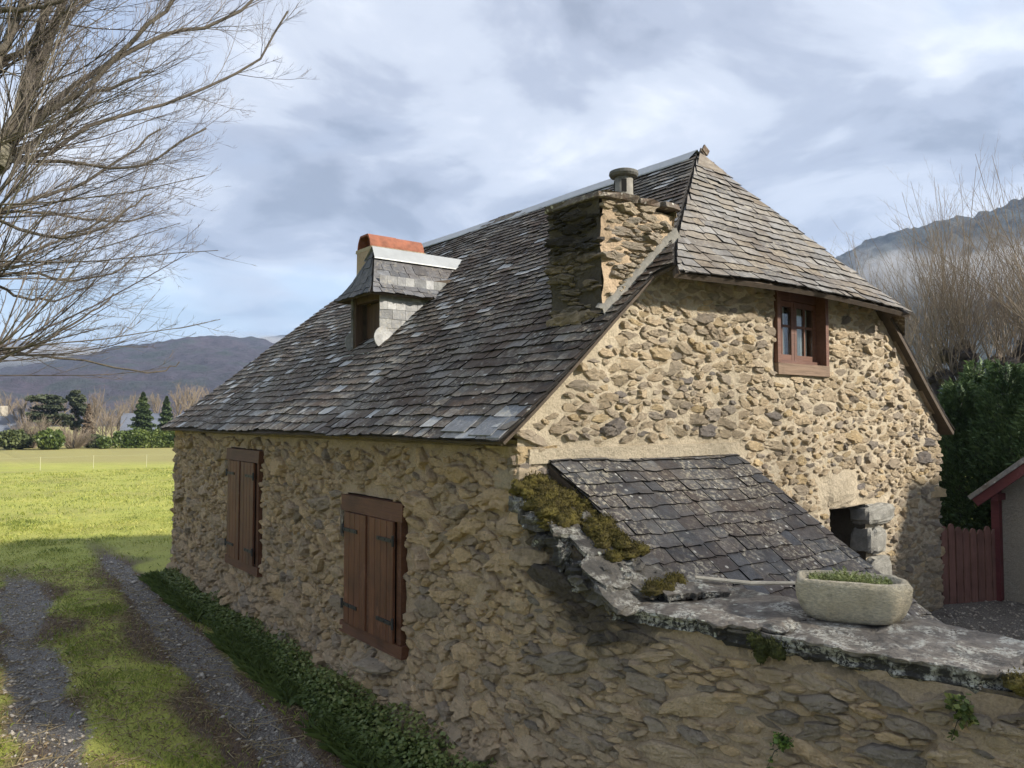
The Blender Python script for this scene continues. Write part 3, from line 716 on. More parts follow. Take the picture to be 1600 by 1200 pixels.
faces = [(ch_w, lambda u, v, h: np.stack([CH[0] + u, CH[2] - h - lump(u, v, 1), chz0 + v], -1), 'chim_front', False, 30),
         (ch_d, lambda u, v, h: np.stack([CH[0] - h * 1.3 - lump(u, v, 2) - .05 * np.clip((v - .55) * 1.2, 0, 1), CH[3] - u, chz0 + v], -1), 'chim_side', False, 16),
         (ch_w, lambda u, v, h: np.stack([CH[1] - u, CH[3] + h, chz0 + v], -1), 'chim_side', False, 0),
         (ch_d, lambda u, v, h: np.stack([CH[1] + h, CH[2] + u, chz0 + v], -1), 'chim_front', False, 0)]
mb = MB().box((CH[0] + .05, CH[2] + .05, chz0), (CH[1] - .05, CH[3] - .05, chz1 - .01)); chim = mb.build('chimney', M['mortar_wall'], house)
# the faces are parts of the chimney; their stones are pieces of the chimney itself
def wall_face2(parent, Wd, Ht, sizes, seed, mapper, mort, stm, npick, **kw):
    w = wall_face(parent, Wd, Ht, sizes, seed, mapper, mort, stm, npick, **kw)
    for c in list(w.children):
        lw = ORG[c]; c.parent = parent; c.location = lw - ORG[parent]
    return w
for k, (wd, mp, mt, fl, npk) in enumerate(faces):
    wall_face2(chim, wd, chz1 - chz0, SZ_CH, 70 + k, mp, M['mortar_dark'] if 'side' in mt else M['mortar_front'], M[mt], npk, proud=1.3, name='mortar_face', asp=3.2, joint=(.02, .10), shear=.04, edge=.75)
for k, (a, b, zz) in enumerate([((CH[0] - .09, CH[2] - .06), (CH[0] + .45, CH[3] + .05), 0), ((CH[0] + .40, CH[2] - .05), (CH[1] - .2, CH[3] + .06), .004), ((CH[1] - .25, CH[2] - .07), (CH[1] + .05, CH[3] + .05), 0)]):
    V, F = rock(((a[0] + b[0]) / 2, (a[1] + b[1]) / 2, chz1 + .035 + zz + .015 * k), ((b[0] - a[0]) / 2, (b[1] - a[1]) / 2, .035), 0, 80 + k, 16, 6, .04, 7, tilt=.05)
    mesh_obj('cap_slab', V, F, M['slate'], chim, np.tile((.25, .3, .5), (len(V), 1)))
def lathe(mb, c, prof, k=24, rnd=None):
    th = np.arange(k) * 2 * math.pi / k
    V = np.array([(c[0] + r * math.cos(t), c[1] + r * math.sin(t), c[2] + z) for r, z in prof for t in th]); n = len(prof)
    F = [(i * k + j, i * k + (j + 1) % k, (i + 1) * k + (j + 1) % k, (i + 1) * k + j) for i in range(n - 1) for j in range(k)]
    F.append(tuple((n - 1) * k + j for j in range(k))); mb.add(V, F, rnd); return mb
M['pot'] = m_plain('cement_pot', (.20, .19, .165), .9, .3, 14, .008)
M['pot_dark'] = m_plain('weathered_cement', (.10, .098, .09), .9, .3, 14, .008)
PC = (1.56, .36, chz1 + .15)
lathe(MB(), PC, [(.092, -.12), (.086, .21), (.0, .21)]).build('chimney_pot', M['pot'], chim, True)
lathe(MB(), PC, [(.088, .205), (.125, .215), (.138, .235), (.134, .262), (.10, .276), (.0, .28)]).build('pot_cap', M['pot_dark'], chim)
for k in range(4):
    t = -2.35 + k * math.pi / 2; c = (PC[0] + .084 * math.cos(t), PC[1] + .084 * math.sin(t), PC[2] + .115)
    MB().obox(c, (.008 * math.cos(t), .008 * math.sin(t), 0), (-.024 * math.sin(t), .024 * math.cos(t), 0), (0, 0, .06)).build('vent_slot', M['dark'], chim)
# mortar fillet along the foot of the chimney
V = []; xs = np.linspace(CH[0] - .04, CH[1] - .03, 30)
for i, x in enumerate(xs):
    z = float(zf(x)) + .03; w = .012 * math.sin(i * 2.1); V += [(x, CH[2] - .085 + w, z - .02), (x, CH[2] - .04, z + .10 + w), (x, CH[2] + .05, z + .12 + w)]
mesh_obj('mortar_fillet', np.array(V), [(3 * i + q, 3 * i + 3 + q, 3 * i + 4 + q, 3 * i + 1 + q) for i in range(len(xs) - 1) for q in (0, 1)], M['pot'], chim, np.full((len(V), 3), .5), True)
V, F = rock((CH[0] - .05, (CH[2] + CH[3]) / 2, float(zf(CH[0])) + .04), (.06, .30, .06), 0, 88, 22, 8, .18, 2.4); mesh_obj('mortar_foot', V, F, M['chim_side'], chim, np.full((len(V), 3), .5))

# ---- second chimney with a red half-round tile
c2 = MB().box((1.27, 4.88, 3.9), (2.12, 5.28, 5.36), .01).build('tile_chimney', M['mortar_front'], house)
M['terracotta'] = m_plain('terracotta', (.22, .080, .045), .85, .45, 9, .012)
for k in range(2):
    V = []; n = 14; xa, xb = 1.27 + k * .42, 1.27 + k * .42 + .445
    for x in (xa, xb):
        for r in (.20 - .006 * k, .175 - .006 * k):
            for i in range(n): t = math.pi * i / (n - 1); V.append((x, 5.08 + r * math.cos(t), 5.375 + .205 * min(1, 1.2 * math.sin(t)) * r / .2))
    F = []
    for i in range(n - 1): F += [(i, i + 1, 2 * n + i + 1, 2 * n + i), (n + i, 3 * n + i, 3 * n + i + 1, n + i + 1), (i, n + i, n + i + 1, i + 1), (2 * n + i, 2 * n + i + 1, 3 * n + i + 1, 3 * n + i)]
    mesh_obj('ridge_tile', np.array(V), F, M['terracotta'], c2, np.full((len(V), 3), .5))
MB().box((1.26, 4.85, 5.34), (2.13, 5.31, 5.385), .006).build('tile_bed', M['mortar_gable'], c2)

# ---- dormer
X0, X1, Y0, Y1 = DM; ZB, ZEv, ZRd, YC = 3.82, 4.66, 5.27, (DM[2] + DM[3]) / 2
dorm = link(bpy.data.objects.new('dormer', None), house, (X0, YC, ZB))
for y, s in ((Y0, 1), (Y1, -1)):
    MB().add([(X0, y, ZB - .15), (2.3, y, 4.6), (2.3, y, 4.95), (X0, y, ZEv + .05), (X0, y + s * .05, ZB - .15), (2.3, y + s * .05, 4.6), (2.3, y + s * .05, 4.95), (X0, y + s * .05, ZEv + .05)], [(0, 1, 2, 3), (7, 6, 5, 4), (0, 4, 5, 1), (1, 5, 6, 2), (2, 6, 7, 3), (3, 7, 4, 0)]).build('cheek', M['deck'], dorm)
# slates hung on both cheeks
for y, s in ((Y0, -1), (Y1, 1)):
    r = np.random.default_rng(101); z = ZB - .02; row = 0
    while z < ZEv + .02:
        x = X0 - .03; hh = .125
        while True:
            w = r.uniform(.10, .20); xe = x + w
            if float(zf(x)) > z + .10: break
            t = .012 + .004 * r.random(); yb_ = y + s * .003
            V = [(x + .002, yb_ + s * t, z + r.normal(0, .003)), (xe - .002, yb_ + s * t, z + r.normal(0, .003)), (xe - .002, yb_ + s * .004, z + hh * 1.5), (x + .002, yb_ + s * .004, z + hh * 1.5)]
            V = np.array(V); V = np.r_[V, V - (0, s * .007, 0)]
            mesh_obj('slate', V, [(0, 1, 2, 3), (7, 6, 5, 4), (0, 4, 5, 1), (1, 5, 6, 2), (2, 6, 7, 3), (3, 7, 4, 0)], M['slate_cheek'], dorm, np.tile((r.random(), .5 * r.random(), .5), (8, 1)))
            x = xe
        z += hh; row += 1
# dormer roof: two sides and a hipped flared front
YO, XF = .13, .20
rs = math.hypot(YC - Y0 + YO, ZRd - ZEv)
def fr_side(sg):
    def f(s, x, h):
        s, x, h = map(np.asarray, (s, x, h)); f_ = np.clip(s / rs, -.05, 1.05); fl = f_ - .10 * np.sin(np.pi * np.clip(f_, 0, 1))
        y = (Y0 - YO) + (YC - Y0 + YO) * f_; z = ZEv - .05 + (ZRd - ZEv + .05) * fl
        nz, ny = .62, -.78
        y2 = y + ny * h
        return np.stack([x + 0 * s, y2 if sg < 0 else 2 * YC - y2, z + nz * h], -1)
    return f
xs_lo = lambda s: X0 - XF + (XF + .10) * min(1, max(0, s / rs))
def xs_hi(s):
    z = ZEv - .05 + (ZRd - ZEv + .05) * min(1, max(0, s / rs)); return float(xf(z)) + .03
for sg in (-1, 1):
    f = fr_side(sg); V, F = sheet(f, rs, xs_lo, xs_hi, -.045, -.004, 8, 6); mesh_obj('dormer_roof', V, F, M['deck'], dorm)
    emit(slate_rows(f, rs - .02, lambda s: .125, xs_lo, xs_hi, .12, .22, 120 + sg, None, None, .08, lift=.014), 999, M['slate_dormer'], dorm)
fs = math.hypot(XF + .10, ZRd - ZEv)
def fr_dfront(s, y, h):
    s, y, h = map(np.asarray, (s, y, h)); f_ = np.clip(s / fs, -.05, 1.05); fl = f_ - .12 * np.sin(np.pi * np.clip(f_, 0, 1))
    return np.stack([X0 - XF + (XF + .10) * f_ - .85 * h, y + 0 * s, ZEv - .05 + (ZRd - ZEv + .05) * fl + .4 * h], -1)
yl = lambda s: Y0 - YO + (YC - Y0 + YO) * min(1, max(0, s / fs)); yh = lambda s: 2 * YC - yl(s)
V, F = sheet(fr_dfront, fs, yl, yh, -.045, -.004, 8, 6); mesh_obj('dormer_hip', V, F, M['deck'], dorm)
emit(slate_rows(fr_dfront, fs - .03, lambda s: .12, yl, yh, .13, .24, 131, None, None, .02, lift=.014), 999, M['slate_dormer'], dorm)
mb = MB(); xa, xb = X0 + .07, 2.80
for sg in (-1, 1):
    V = [(xa, YC, ZRd + .05), (xb, YC, ZRd + .05), (xb, YC + sg * .15, ZRd - .125), (xa - .04, YC + sg * .15, ZRd - .125), (xb, YC + sg * .15, ZRd - .14), (xa - .04, YC + sg * .15, ZRd - .14)]
    mb.add(V, [(0, 1, 2, 3), (3, 2, 4, 5)])
mb.build('dormer_ridge', M['zinc'], dorm)
mb = MB(); fx = X0 + .005
for a, b in (((fx, Y0 + .005, ZB), (fx + .10, Y0 + .075, ZEv)), ((fx, Y1 - .075, ZB), (fx + .10, Y1 - .005, ZEv)), ((fx + .01, Y0 + .075, ZB - .02), (fx + .12, Y1 - .075, ZB + .07)), ((fx + .01, Y0 + .075, ZEv - .1), (fx + .12, Y1 - .075, ZEv))): mb.box(a, b)
M['dorm_wood'] = m_wood('dormer_wood', (.055, .032, .02), (.11, .065, .042), 1, 'z', .8)
df = mb.build('dormer_frame', M['dorm_wood'], dorm)
for i in range(5):
    w = (Y1 - Y0 - .15) / 5; ya = Y0 + .075 + i * w
    MB().box((fx + .16, ya + .003, ZB + .07), (fx + .185, ya + w - .003, ZEv - .1)).build('plank', M['dorm_wood'], dorm)
MB().box((fx + .20, Y0 + .05, ZB - .1), (fx + .22, Y1 - .05, ZEv)).build('dormer_back', M['dark'], dorm)
V = [(X0 - .13, Y0 - .03, float(zf(X0 - .13)) + .05), (X0 - .13, Y1 + .03, float(zf(X0 - .13)) + .05), (X0 + .03, Y1 + .03, ZB + .02), (X0 + .03, Y0 - .03, ZB + .02)]
MB().add(V + [(a, b, c - .012) for a, b, c in V], [(0, 1, 2, 3), (7, 6, 5, 4), (0, 4, 5, 1), (1, 5, 6, 2), (2, 6, 7, 3), (3, 7, 4, 0)]).build('dormer_apron', M['zinc'], dorm)
for y in (Y0 - .02, Y1 + .02):
    th = np.linspace(math.pi * .55, math.pi * 1.35, 10); xr = X0 + .05; zr = float(zf(X0)) + .10
    V = [(xr + .16 * math.cos(t), y - .008, zr + .19 * math.sin(t) * .8 + .03) for t in th] + [(xr + .12, y - .008, float(zf(xr + .12)) + .03)]
    n = len(V); V += [(a, b + .016, c) for a, b, c in V]
    MB().add(V, [tuple(range(n)), tuple(range(2 * n - 1, n - 1, -1))] + [(i, n + i, n + (i + 1) % n, (i + 1) % n) for i in range(n)]).build('cheek_plate', M['slate_cheek'], dorm)
# ================================================================== GARDEN WALL, LEAN-TO, TROUGH
GU = np.array([0, .55, 1.1, 2.2, 3.2, 4.5, 7.0]); GX = np.array([0, .02, .06, .28, .50, .80, 1.35])
def gw_top(u): return np.interp(u, [0, .25, 1.05, 1.3, 7], [2.46, 2.34, 1.74, 1.70, 1.62])
def map_gw(u, v, h):
    z = v + Z0; b = .05 * fbm(np.stack([u * .6, v * .6, u * 0 + 4], -1), 2) + .09 * np.clip(1 - z / 1.1, 0, 1) ** 2
    return np.stack([np.interp(u, GU, GX) - h - b, -u + 0 * h, z], -1)
gwall = thing('garden_wall', (.5, -3, 0), 'rough low stone garden wall capped with lichened slabs, running on from the house corner', 'wall')
M['stone_garden'] = m_stone('stone_garden', [(.55, .46, .32), (.45, .39, .295), (.62, .50, .33), (.33, .305, .26), (.58, .465, .30), (.41, .36, .285), (.20, .195, .185), (.52, .435, .31)], .06, (1.45, 1.30, 1.14))
M['mortar_garden'] = m_mortar('mortar_garden', (.40, .30, .195), (.48, .37, .25), .10)
SZ_GW = [(60, .34, .5), (260, .22, .34), (1500, .14, .23), (5000, .09, .15), (9000, .05, .09)]
wface = wall_face(gwall, 6.5, 2.62, SZ_GW, 51, map_gw, M['mortar_garden'], M['stone_garden'], 290, ok=lambda u, v: v + Z0 < gw_top(u) - .05,
                  cut=lambda u, v: v + Z0 < gw_top(u) + .03, name='wall_face', proud=1.45, asp=2.5, joint=(.0, .16), shear=.16,
                  stain=lambda u, z: np.clip(1.15 - (gw_top(u) - z) / .75, 0, 1) * np.clip(1.25 - np.abs(u - .55) / .62, 0, 1) + .55 * np.clip(1 - (gw_top(u) - z) / .25, 0, 1) * (u > 1))
V = []; us = np.linspace(0, 6.5, 40)
for u in us:
    x = float(np.interp(u, GU, GX)); t = float(gw_top(u)) + .01; V += [(x + .03, -u, Z0), (x + .03, -u, t), (x + .68, -u, t), (x + .68, -u, Z0)]
mesh_obj('wall_core', np.array(V), [(4 * i + q, 4 * i + 4 + q, 4 * i + 5 + q, 4 * i + 1 + q) for i in range(39) for q in range(3)], M['mortar_garden'], gwall, np.full((len(V), 3), .5))

def m_slab(name, c0, c1, lich=.8):
    n = NT(name)
    c = n.mix(n.ramp(n.noise(5, 6, .65, .8), (.3, 0.0), (.7, 1.0)), c0, c1)
    c = n.mix(n.ramp(n.rnd(0), (.0, .93), (.3, 0.0)), c, (.018, .017, .016))   # the split edges carry a black crust
    c = n.mix(1.0, c, n.ramp(n.noise(30, 6, .7), (.3, .6), (.55, 1.0), (.75, 1.35)), 'MULTIPLY')
    l = n.math('MULTIPLY', n.ramp(n.noise(6.5, 4, .6), (.50, 0.0), (.60, 1.0)), n.ramp(n.noise(42, 5, .7, .5), (.45, 0.0), (.53, 1.0)))
    c = n.mix(n.math('MULTIPLY', l, lich), c, (.46, .45, .39))
    v = n.voro(11); ring = n.math('MULTIPLY', n.ramp(v, (.13, 1.0), (.19, 0.0)), n.ramp(n.noise(3.1, 2), (.50, 0.0), (.56, 1.0)))
    c = n.mix(n.math('MULTIPLY', ring, .85), c, n.mix(n.noise(60, 3), (.34, .36, .27), (.62, .62, .55)))
    c = n.mix(n.ramp(n.noise(4.2, 4, .6, .3), (.57, 0.0), (.66, .7)), c, (.045, .042, .036))
    b = n.bump(n.noise(9, 6, .65, .6, n.vec((1, 1, 5))), .03, .8); b = n.bump(n.noise(70, 4, .7), .008, .9, b)
    return n.done(c, n.ramp(n.noise(8, 3), (.3, .55), (.7, .85)), b)
M['slab'] = m_slab('lichened_slab', (.085, .074, .062), (.24, .21, .172), .9)
M['slab_edge'] = m_slab('slab_edge', (.035, .034, .033), (.08, .076, .07), .9)
def slab(name, outline, ztop, th, mat, parent, seed, n=128, rag=.026, tilt=(0, 0)):
    r = np.random.default_rng(seed); P = np.array(outline, float); Q = np.r_[P, P[:1]]
    L = np.r_[0, np.cumsum(np.hypot(*np.diff(Q, axis=0).T))]; t = np.linspace(0, L[-1], n, endpoint=False)
    O = np.c_[np.interp(t, L, Q[:, 0]), np.interp(t, L, Q[:, 1])]; c = O.mean(0); out = O - c; out /= np.linalg.norm(out, axis=1, keepdims=True)
    k = np.arange(n); w = fbm(np.c_[np.cos(k * 2 * math.pi / n) * 7, np.sin(k * 2 * math.pi / n) * 7, np.full(n, seed * 3.7)], 5)
    O = O + out * (w * rag * 3)[:, None]; V = []; nl = 6
    zt = lambda p: ztop + (p - c) @ np.array(tilt)
    for i in range(nl):                                        # split, flaky edge: layers that step in and out
        f = i / (nl - 1); inset = .035 * (1 - f) + r.uniform(-.014, .014) + .014 * fbm(np.c_[np.cos(k * 2 * math.pi / n) * 14, np.sin(k * 2 * math.pi / n) * 14, np.full(n, i * 5. + seed)], 2)
        q = O - out * np.asarray(inset)[..., None]; V.append(np.c_[q, zt(q) - th * (1 - f) + .004 * r.normal(size=n)])
    for sc_ in (.985, .9, .75, .55, .3):
        q = c + (O - c) * sc_; V.append(np.c_[q, zt(q) + .045 * fbm(np.c_[q * 4, np.full(n, seed)], 5) * (1 - (sc_ > .98)) + .004])
    V = np.concatenate(V); m = len(V) // n; V = np.r_[V, [[*c, ztop + .005]]]
    F = [(i * n + j, i * n + (j + 1) % n, (i + 1) * n + (j + 1) % n, (i + 1) * n + j) for i in range(m - 1) for j in range(n)] + [((m - 1) * n + j, (m - 1) * n + (j + 1) % n, m * n) for j in range(n)]
    F.append(tuple(range(n))[::-1])
    rn = np.full((len(V), 3), 1.); rn[:n * (nl - 1), 0] = 0.
    return mesh_obj(name, V, F, mat, parent, rn)
slab('cap_slab', [(.02, -1.02), (.14, -1.75), (.30, -2.05), (.98, -2.02), (1.02, -1.25), (.45, -.98)], 1.80, .085, M['slab'], gwall, 3, tilt=(.02, -.01))
slab('cap_slab', [(.16, -1.72), (.34, -2.50), (.47, -3.05), (.58, -3.16), (1.15, -3.05), (1.18, -2.2), (.92, -1.76)], 1.79, .105, M['slab'], gwall, 5, tilt=(.03, .005))
slab('cap_slab', [(.62, -3.12), (.50, -3.35), (.78, -4.6), (1.45, -4.6), (1.35, -3.05)], 1.735, .10, M['slab'], gwall, 7)
slab('cap_slab', [(.72, -4.62), (1.1, -6.5), (1.85, -6.5), (1.5, -4.62)], 1.735, .10, M['slab'], gwall, 8)
slab('cap_slab', [(.34, -1.0), (.30, -1.22), (.78, -1.36), (.98, -1.08), (.66, -.9)], 1.865, .05, M['slab'], gwall, 13, rag=.012, tilt=(.0, .16))
# rough stones climbing to the house corner along the lean-to verge
M['verge_rock'] = m_slab('verge_rock', (.06, .054, .045), (.15, .135, .11), .6)
k = 0
for u in np.linspace(.06, 1.02, 11):
    for o in (.0, .15, .30, .43):
        zt = float(np.interp(u, [0, 1.1], [2.52, 1.84])) + random.uniform(-.06, .05) - (.02 if o < .1 else 0)
        V, F = rock((float(np.interp(u, GU, GX)) + o + random.uniform(-.02, .02), -u, zt - .10), (random.uniform(.06, .13), random.uniform(.06, .12), random.uniform(.05, .11)), random.uniform(-.9, .9), 200 + k, 12, 8, .16, 3.0)
        mesh_obj('verge_stone', V, F, M['verge_rock'], gwall, np.tile(RNG.random(3), (len(V), 1))); k += 1
for k, (u, o, z, h) in enumerate([(.46, .06, 2.24, (.13, .12, .03)), (.66, .16, 2.12, (.15, .11, .028)), (.88, .12, 1.97, (.20, .15, .028)), (.95, .36, 1.93, (.22, .16, .03)), (1.04, .02, 1.85, (.12, .13, .03))]):
    V, F = rock((o, -u, z), h, random.uniform(-.3, .3), 260 + k, 18, 6, .09, 4.5); V[:, 2] += (V[:, 1] + u) * .55
    mesh_obj('verge_slab', V, F, M['verge_rock'], gwall, np.tile(RNG.random(3), (len(V), 1)))

# moss cushions
def m_moss(name, c0, c1):
    n = NT(name); g = n.noise(55, 5, .7); c = n.mix(n.ramp(n.noise(9, 4), (.3, 0.0), (.7, 1.0)), c0, c1)
    c = n.mix(1.0, c, n.ramp(g, (.3, .45), (.55, 1.0), (.8, 1.5)), 'MULTIPLY')
    return n.done(c, .95, n.bump(g, .03, 1.0))
M['moss'] = m_moss('moss', (.060, .045, .010), (.20, .165, .028))
M['moss_green'] = m_moss('moss_green', (.05, .06, .012), (.10, .11, .022))
def fuzz(V0, n, size, r, up=.6):
    """small upright blades over the given points"""
    P = V0[r.integers(0, len(V0), n)] + r.normal(0, .010, (n, 3)); d = r.normal(size=(n, 3)); d[:, 2] = np.abs(d[:, 2]) + up; d /= np.linalg.norm(d, axis=1, keepdims=True)
    a = np.cross(d, r.normal(size=(n, 3))); a /= np.linalg.norm(a, axis=1, keepdims=True); s = size * r.uniform(.5, 1.3, n)[:, None]
    V = np.stack([P - a * s * .25, P + a * s * .25, P + d * s], 1).reshape(-1, 3); F = np.arange(3 * n).reshape(-1, 3); return V, F
def moss_patch(parent, blobs, mat, seed, dens=260, size=.018):
    r = np.random.default_rng(seed); Vs, Fs, n = [], [], 0
    for k, (c, h) in enumerate(blobs):
        V, F = rock(c, h, r.uniform(0, 3), seed * 50 + k, 14, 9, .16, 2.1)
        F3 = [];
        for f in F: F3 += [f] if len(f) == 3 else [(f[0], f[1], f[2]), (f[0], f[2], f[3])]
        Vs.append(V); Fs.append(np.array(F3) + n); n += len(V)
        top = V[V[:, 2] > c[2] - .3 * h[2]]; fv, ff = fuzz(top, dens, size, r); Vs.append(fv); Fs.append(ff + n); n += len(fv)
    o = mesh_obj('moss', np.concatenate(Vs), np.concatenate(Fs), mat, parent, r.random((n, 3))); return tag(o, kind='stuff')
r = np.random.default_rng(5)
bl = []
for k in range(60):
    u = r.uniform(.02, .48); bl.append(((r.uniform(-.02, .46), -u, float(np.interp(u, [0, 1.1], [2.53, 1.86])) + r.uniform(-.05, .03)), (r.uniform(.05, .10), r.uniform(.05, .10), r.uniform(.035, .06))))
for k in range(26):
    u = r.uniform(.50, .84); bl.append(((r.uniform(.18, .52), -u, float(np.interp(u, [0, 1.1], [2.56, 1.88])) + r.uniform(-.03, .03)), (r.uniform(.04, .08), r.uniform(.04, .08), r.uniform(.03, .05))))
moss_patch(gwall, bl, M['moss'], 9)
bl = [((r.uniform(.18, .60), -r.uniform(.92, 1.16), 1.875 + r.uniform(-.03, .02)), (r.uniform(.04, .08), r.uniform(.04, .07), r.uniform(.025, .04))) for k in range(14)]
moss_patch(gwall, bl, M['moss'], 10)
bl = [((.48 + .14 * k * .3 + r.uniform(-.03, .05), -3.16 - .06 * k + r.uniform(-.03, .03), 1.755 + r.uniform(-.02, .02)), (r.uniform(.04, .07), r.uniform(.04, .07), r.uniform(.03, .05))) for k in range(9)]
moss_patch(gwall, bl, M['moss'], 11)
bl = [((.20 + r.uniform(0, .06), -1.93 - r.uniform(0, .18), 1.70 + r.uniform(-.05, .04)), (.03, .04, .035)) for k in range(8)]
moss_patch(gwall, bl, M['moss_green'], 12)

# ---- lean-to
KL = .80; LTOP = 2.655
lean = thing('lean_to', (1.6, -.9, .4), 'low lean-to shed with lichened slate roof against the gable', 'shed')
smax = math.hypot(1.72, 1.72 * KL)
def fr_lean(s, x, h):
    s, x, h = map(np.asarray, (s, x, h)); f = s / smax; al = math.atan(KL)
    y = -1.72 + 1.72 * f - math.sin(al) * h; z = LTOP - 1.72 * KL * (1 - f) + math.cos(al) * h
    z = z + .04 * fbm(np.stack([x * 1.1, s * 1.1, x * 0 + 6], -1), 2)
    return np.stack([x + 0 * y, y, z], -1)
lx0 = lambda s: .36 + .06 * math.sin(s * 5); lx1 = lambda s: 3.10 - .42 * min(1, max(0, s / smax))
V, F = sheet(fr_lean, smax - .01, lx0, lx1, -.06, -.004, 14, 14); lr = mesh_obj('shed_roof', V, F, M['deck'], lean)
emit(slate_rows(fr_lean, smax - .02, lambda s: .135, lx0, lx1, .14, .26, 61, lambda x: .015 * math.sin(x * 5), None, .06, lift=.028,
                patch=lambda s, x: .0), 299, M['slate_lean'], lr)
def map_lf(u, v, h): return np.stack([.6 + u, -1.55 - h, .35 + v], -1)
wall_face(lean, 2.35, .95, [(60, .22, .34), (400, .13, .22), (2000, .07, .12)], 71, map_lf, M['mortar_garden'], M['stone_garden'], 0, name='front_wall', asp=1.7)
def map_ls(u, v, h): return np.stack([2.95 + h, -1.55 + u, .35 + v], -1)
wall_face(lean, 1.5, 2.1, [(60, .22, .34), (400, .13, .22), (2000, .07, .12)], 72, map_ls, M['mortar_garden'], M['stone_garden'], 0, name='side_wall', asp=1.7,
          ok=lambda u, v: .35 + v < LTOP - KL * (1.55 - u) - .12, cut=lambda u, v: .35 + v < LTOP - KL * (1.55 - u) - .05)
V, F = tube([(.70, -1.12, 1.90), (1.0, -1.36, 1.86), (1.25, -1.55, 1.86)], [.012, .016, .012], 7); 
mesh_obj('loose_lath', V, F, M['pale_wood'], lean, np.full((len(V), 3), .9))

# ---- stone trough
def m_trough():
    n = NT('trough_stone'); c = n.mix(n.ramp(n.noise(7, 5, .6), (.3, 0.0), (.7, 1.0)), (.66, .57, .40), (.82, .74, .56))
    c = n.mix(1.0, c, n.ramp(n.noise(45, 5, .7, .4, n.vec((1, 1, 2.5))), (.3, .62), (.55, 1.0), (.8, 1.2)), 'MULTIPLY')
    c = n.mix(n.ramp(n.noise(14, 4, .6), (.55, 0.0), (.7, .5)), c, (.22, .19, .13))
    b = n.bump(n.noise(45, 5, .7, .5, n.vec((1, 1, 2.6), rot=(.4, .3, 0))), .045, 1.0); return n.done(c, .93, b)
M['trough'] = m_trough()
tc_ = np.array([.86, -2.16]); tl = np.array([.31, -.59]); tl = tl / np.linalg.norm(tl); tw = np.array([-tl[1], tl[0]])
trough = thing('stone_trough', (tc_[0], tc_[1], 1.80), 'pale rounded stone trough planted with sedum, standing on the wall slabs', 'planter')
def trough_ring(a, b, z, p, n=48, w=0.):
    t = np.arange(n) * 2 * math.pi / n; se = lambda v: np.sign(v) * np.abs(v) ** (2 / p)
    k = 1 + w * fbm(np.c_[np.cos(t) * 2, np.sin(t) * 2, np.full(n, z * 3)], 3)
    x = se(np.cos(t)) * a * k; y = se(np.sin(t)) * b * k
    return np.c_[tc_[0] + x * tl[0] + y * tw[0], tc_[1] + x * tl[1] + y * tw[1], z + .012 * fbm(np.c_[np.cos(t) * 3, np.sin(t) * 3, np.full(n, z)], 3)]
zb = 1.80
rings = [trough_ring(.20, .13, zb, 2.6), trough_ring(.26, .17, zb + .02, 3, w=.17), trough_ring(.29, .19, zb + .07, 3.2, w=.17), trough_ring(.312, .205, zb + .14, 3.2, w=.17), trough_ring(.320, .21, zb + .215, 3.2, w=.17), trough_ring(.308, .20, zb + .245, 3.2, w=.08),
         trough_ring(.275, .172, zb + .248, 3.0, w=.06), trough_ring(.258, .155, zb + .22, 2.8, w=.05), trough_ring(.25, .148, zb + .15, 2.8, w=.05)]
n = 48; V = np.concatenate(rings); F = [(i * n + j, i * n + (j + 1) % n, (i + 1) * n + (j + 1) % n, (i + 1) * n + j) for i in range(len(rings) - 1) for j in range(n)] + [tuple(range(n))[::-1]]
mesh_obj('basin', V, F, M['trough'], trough, np.full((len(V), 3), .5), True)
M['soil'] = m_plain('soil', (.035, .025, .016), .95, .4, 30, .02)
V = trough_ring(.256, .153, zb + .20, 2.8); V = np.r_[V, [[tc_[0], tc_[1], zb + .215]]]; mesh_obj('soil', V, [(j, (j + 1) % n, n) for j in range(n)], M['soil'], trough)
M['sedum'] = m_leaf('sedum', (.14, .18, .045), (.46, .48, .22), .7, .2, (.28, .32, .11))
rg = np.random.default_rng(77); Vs = []; Fs = []; nn = 0
for k in range(900):
    x, y = rg.uniform(-.23, .23), rg.uniform(-.12, .12)
    if abs(x) > .1 and rg.random() < .25: continue
    dens = .55 + .45 * math.sin(x * 12 + 1); hh = rg.uniform(.015, .065) * (dens + .3) * (1.3 if x < -.02 else .8)
    c = np.array([tc_[0] + x * tl[0] + y * tw[0], tc_[1] + x * tl[1] + y * tw[1], zb + .208])
    for q in range(9):
        t = rg.uniform(0, 6.28); e = rg.uniform(.006, .016); z = hh * rg.uniform(.3, 1)
        d = np.array([math.cos(t), math.sin(t), rg.uniform(.2, 1)]); a = np.array([-math.sin(t), math.cos(t), 0]) * e * .35
        p = c + (0, 0, z); Vs += [p - a, p + a, p + d * e]; Fs.append((nn, nn + 1, nn + 2)); nn += 3
mesh_obj('sedum', np.array(Vs), np.array(Fs), M['sedum'], trough, np.repeat(rg.random((len(Fs), 3)), 3, 0)); COL.objects[-1]['kind'] = 'stuff'
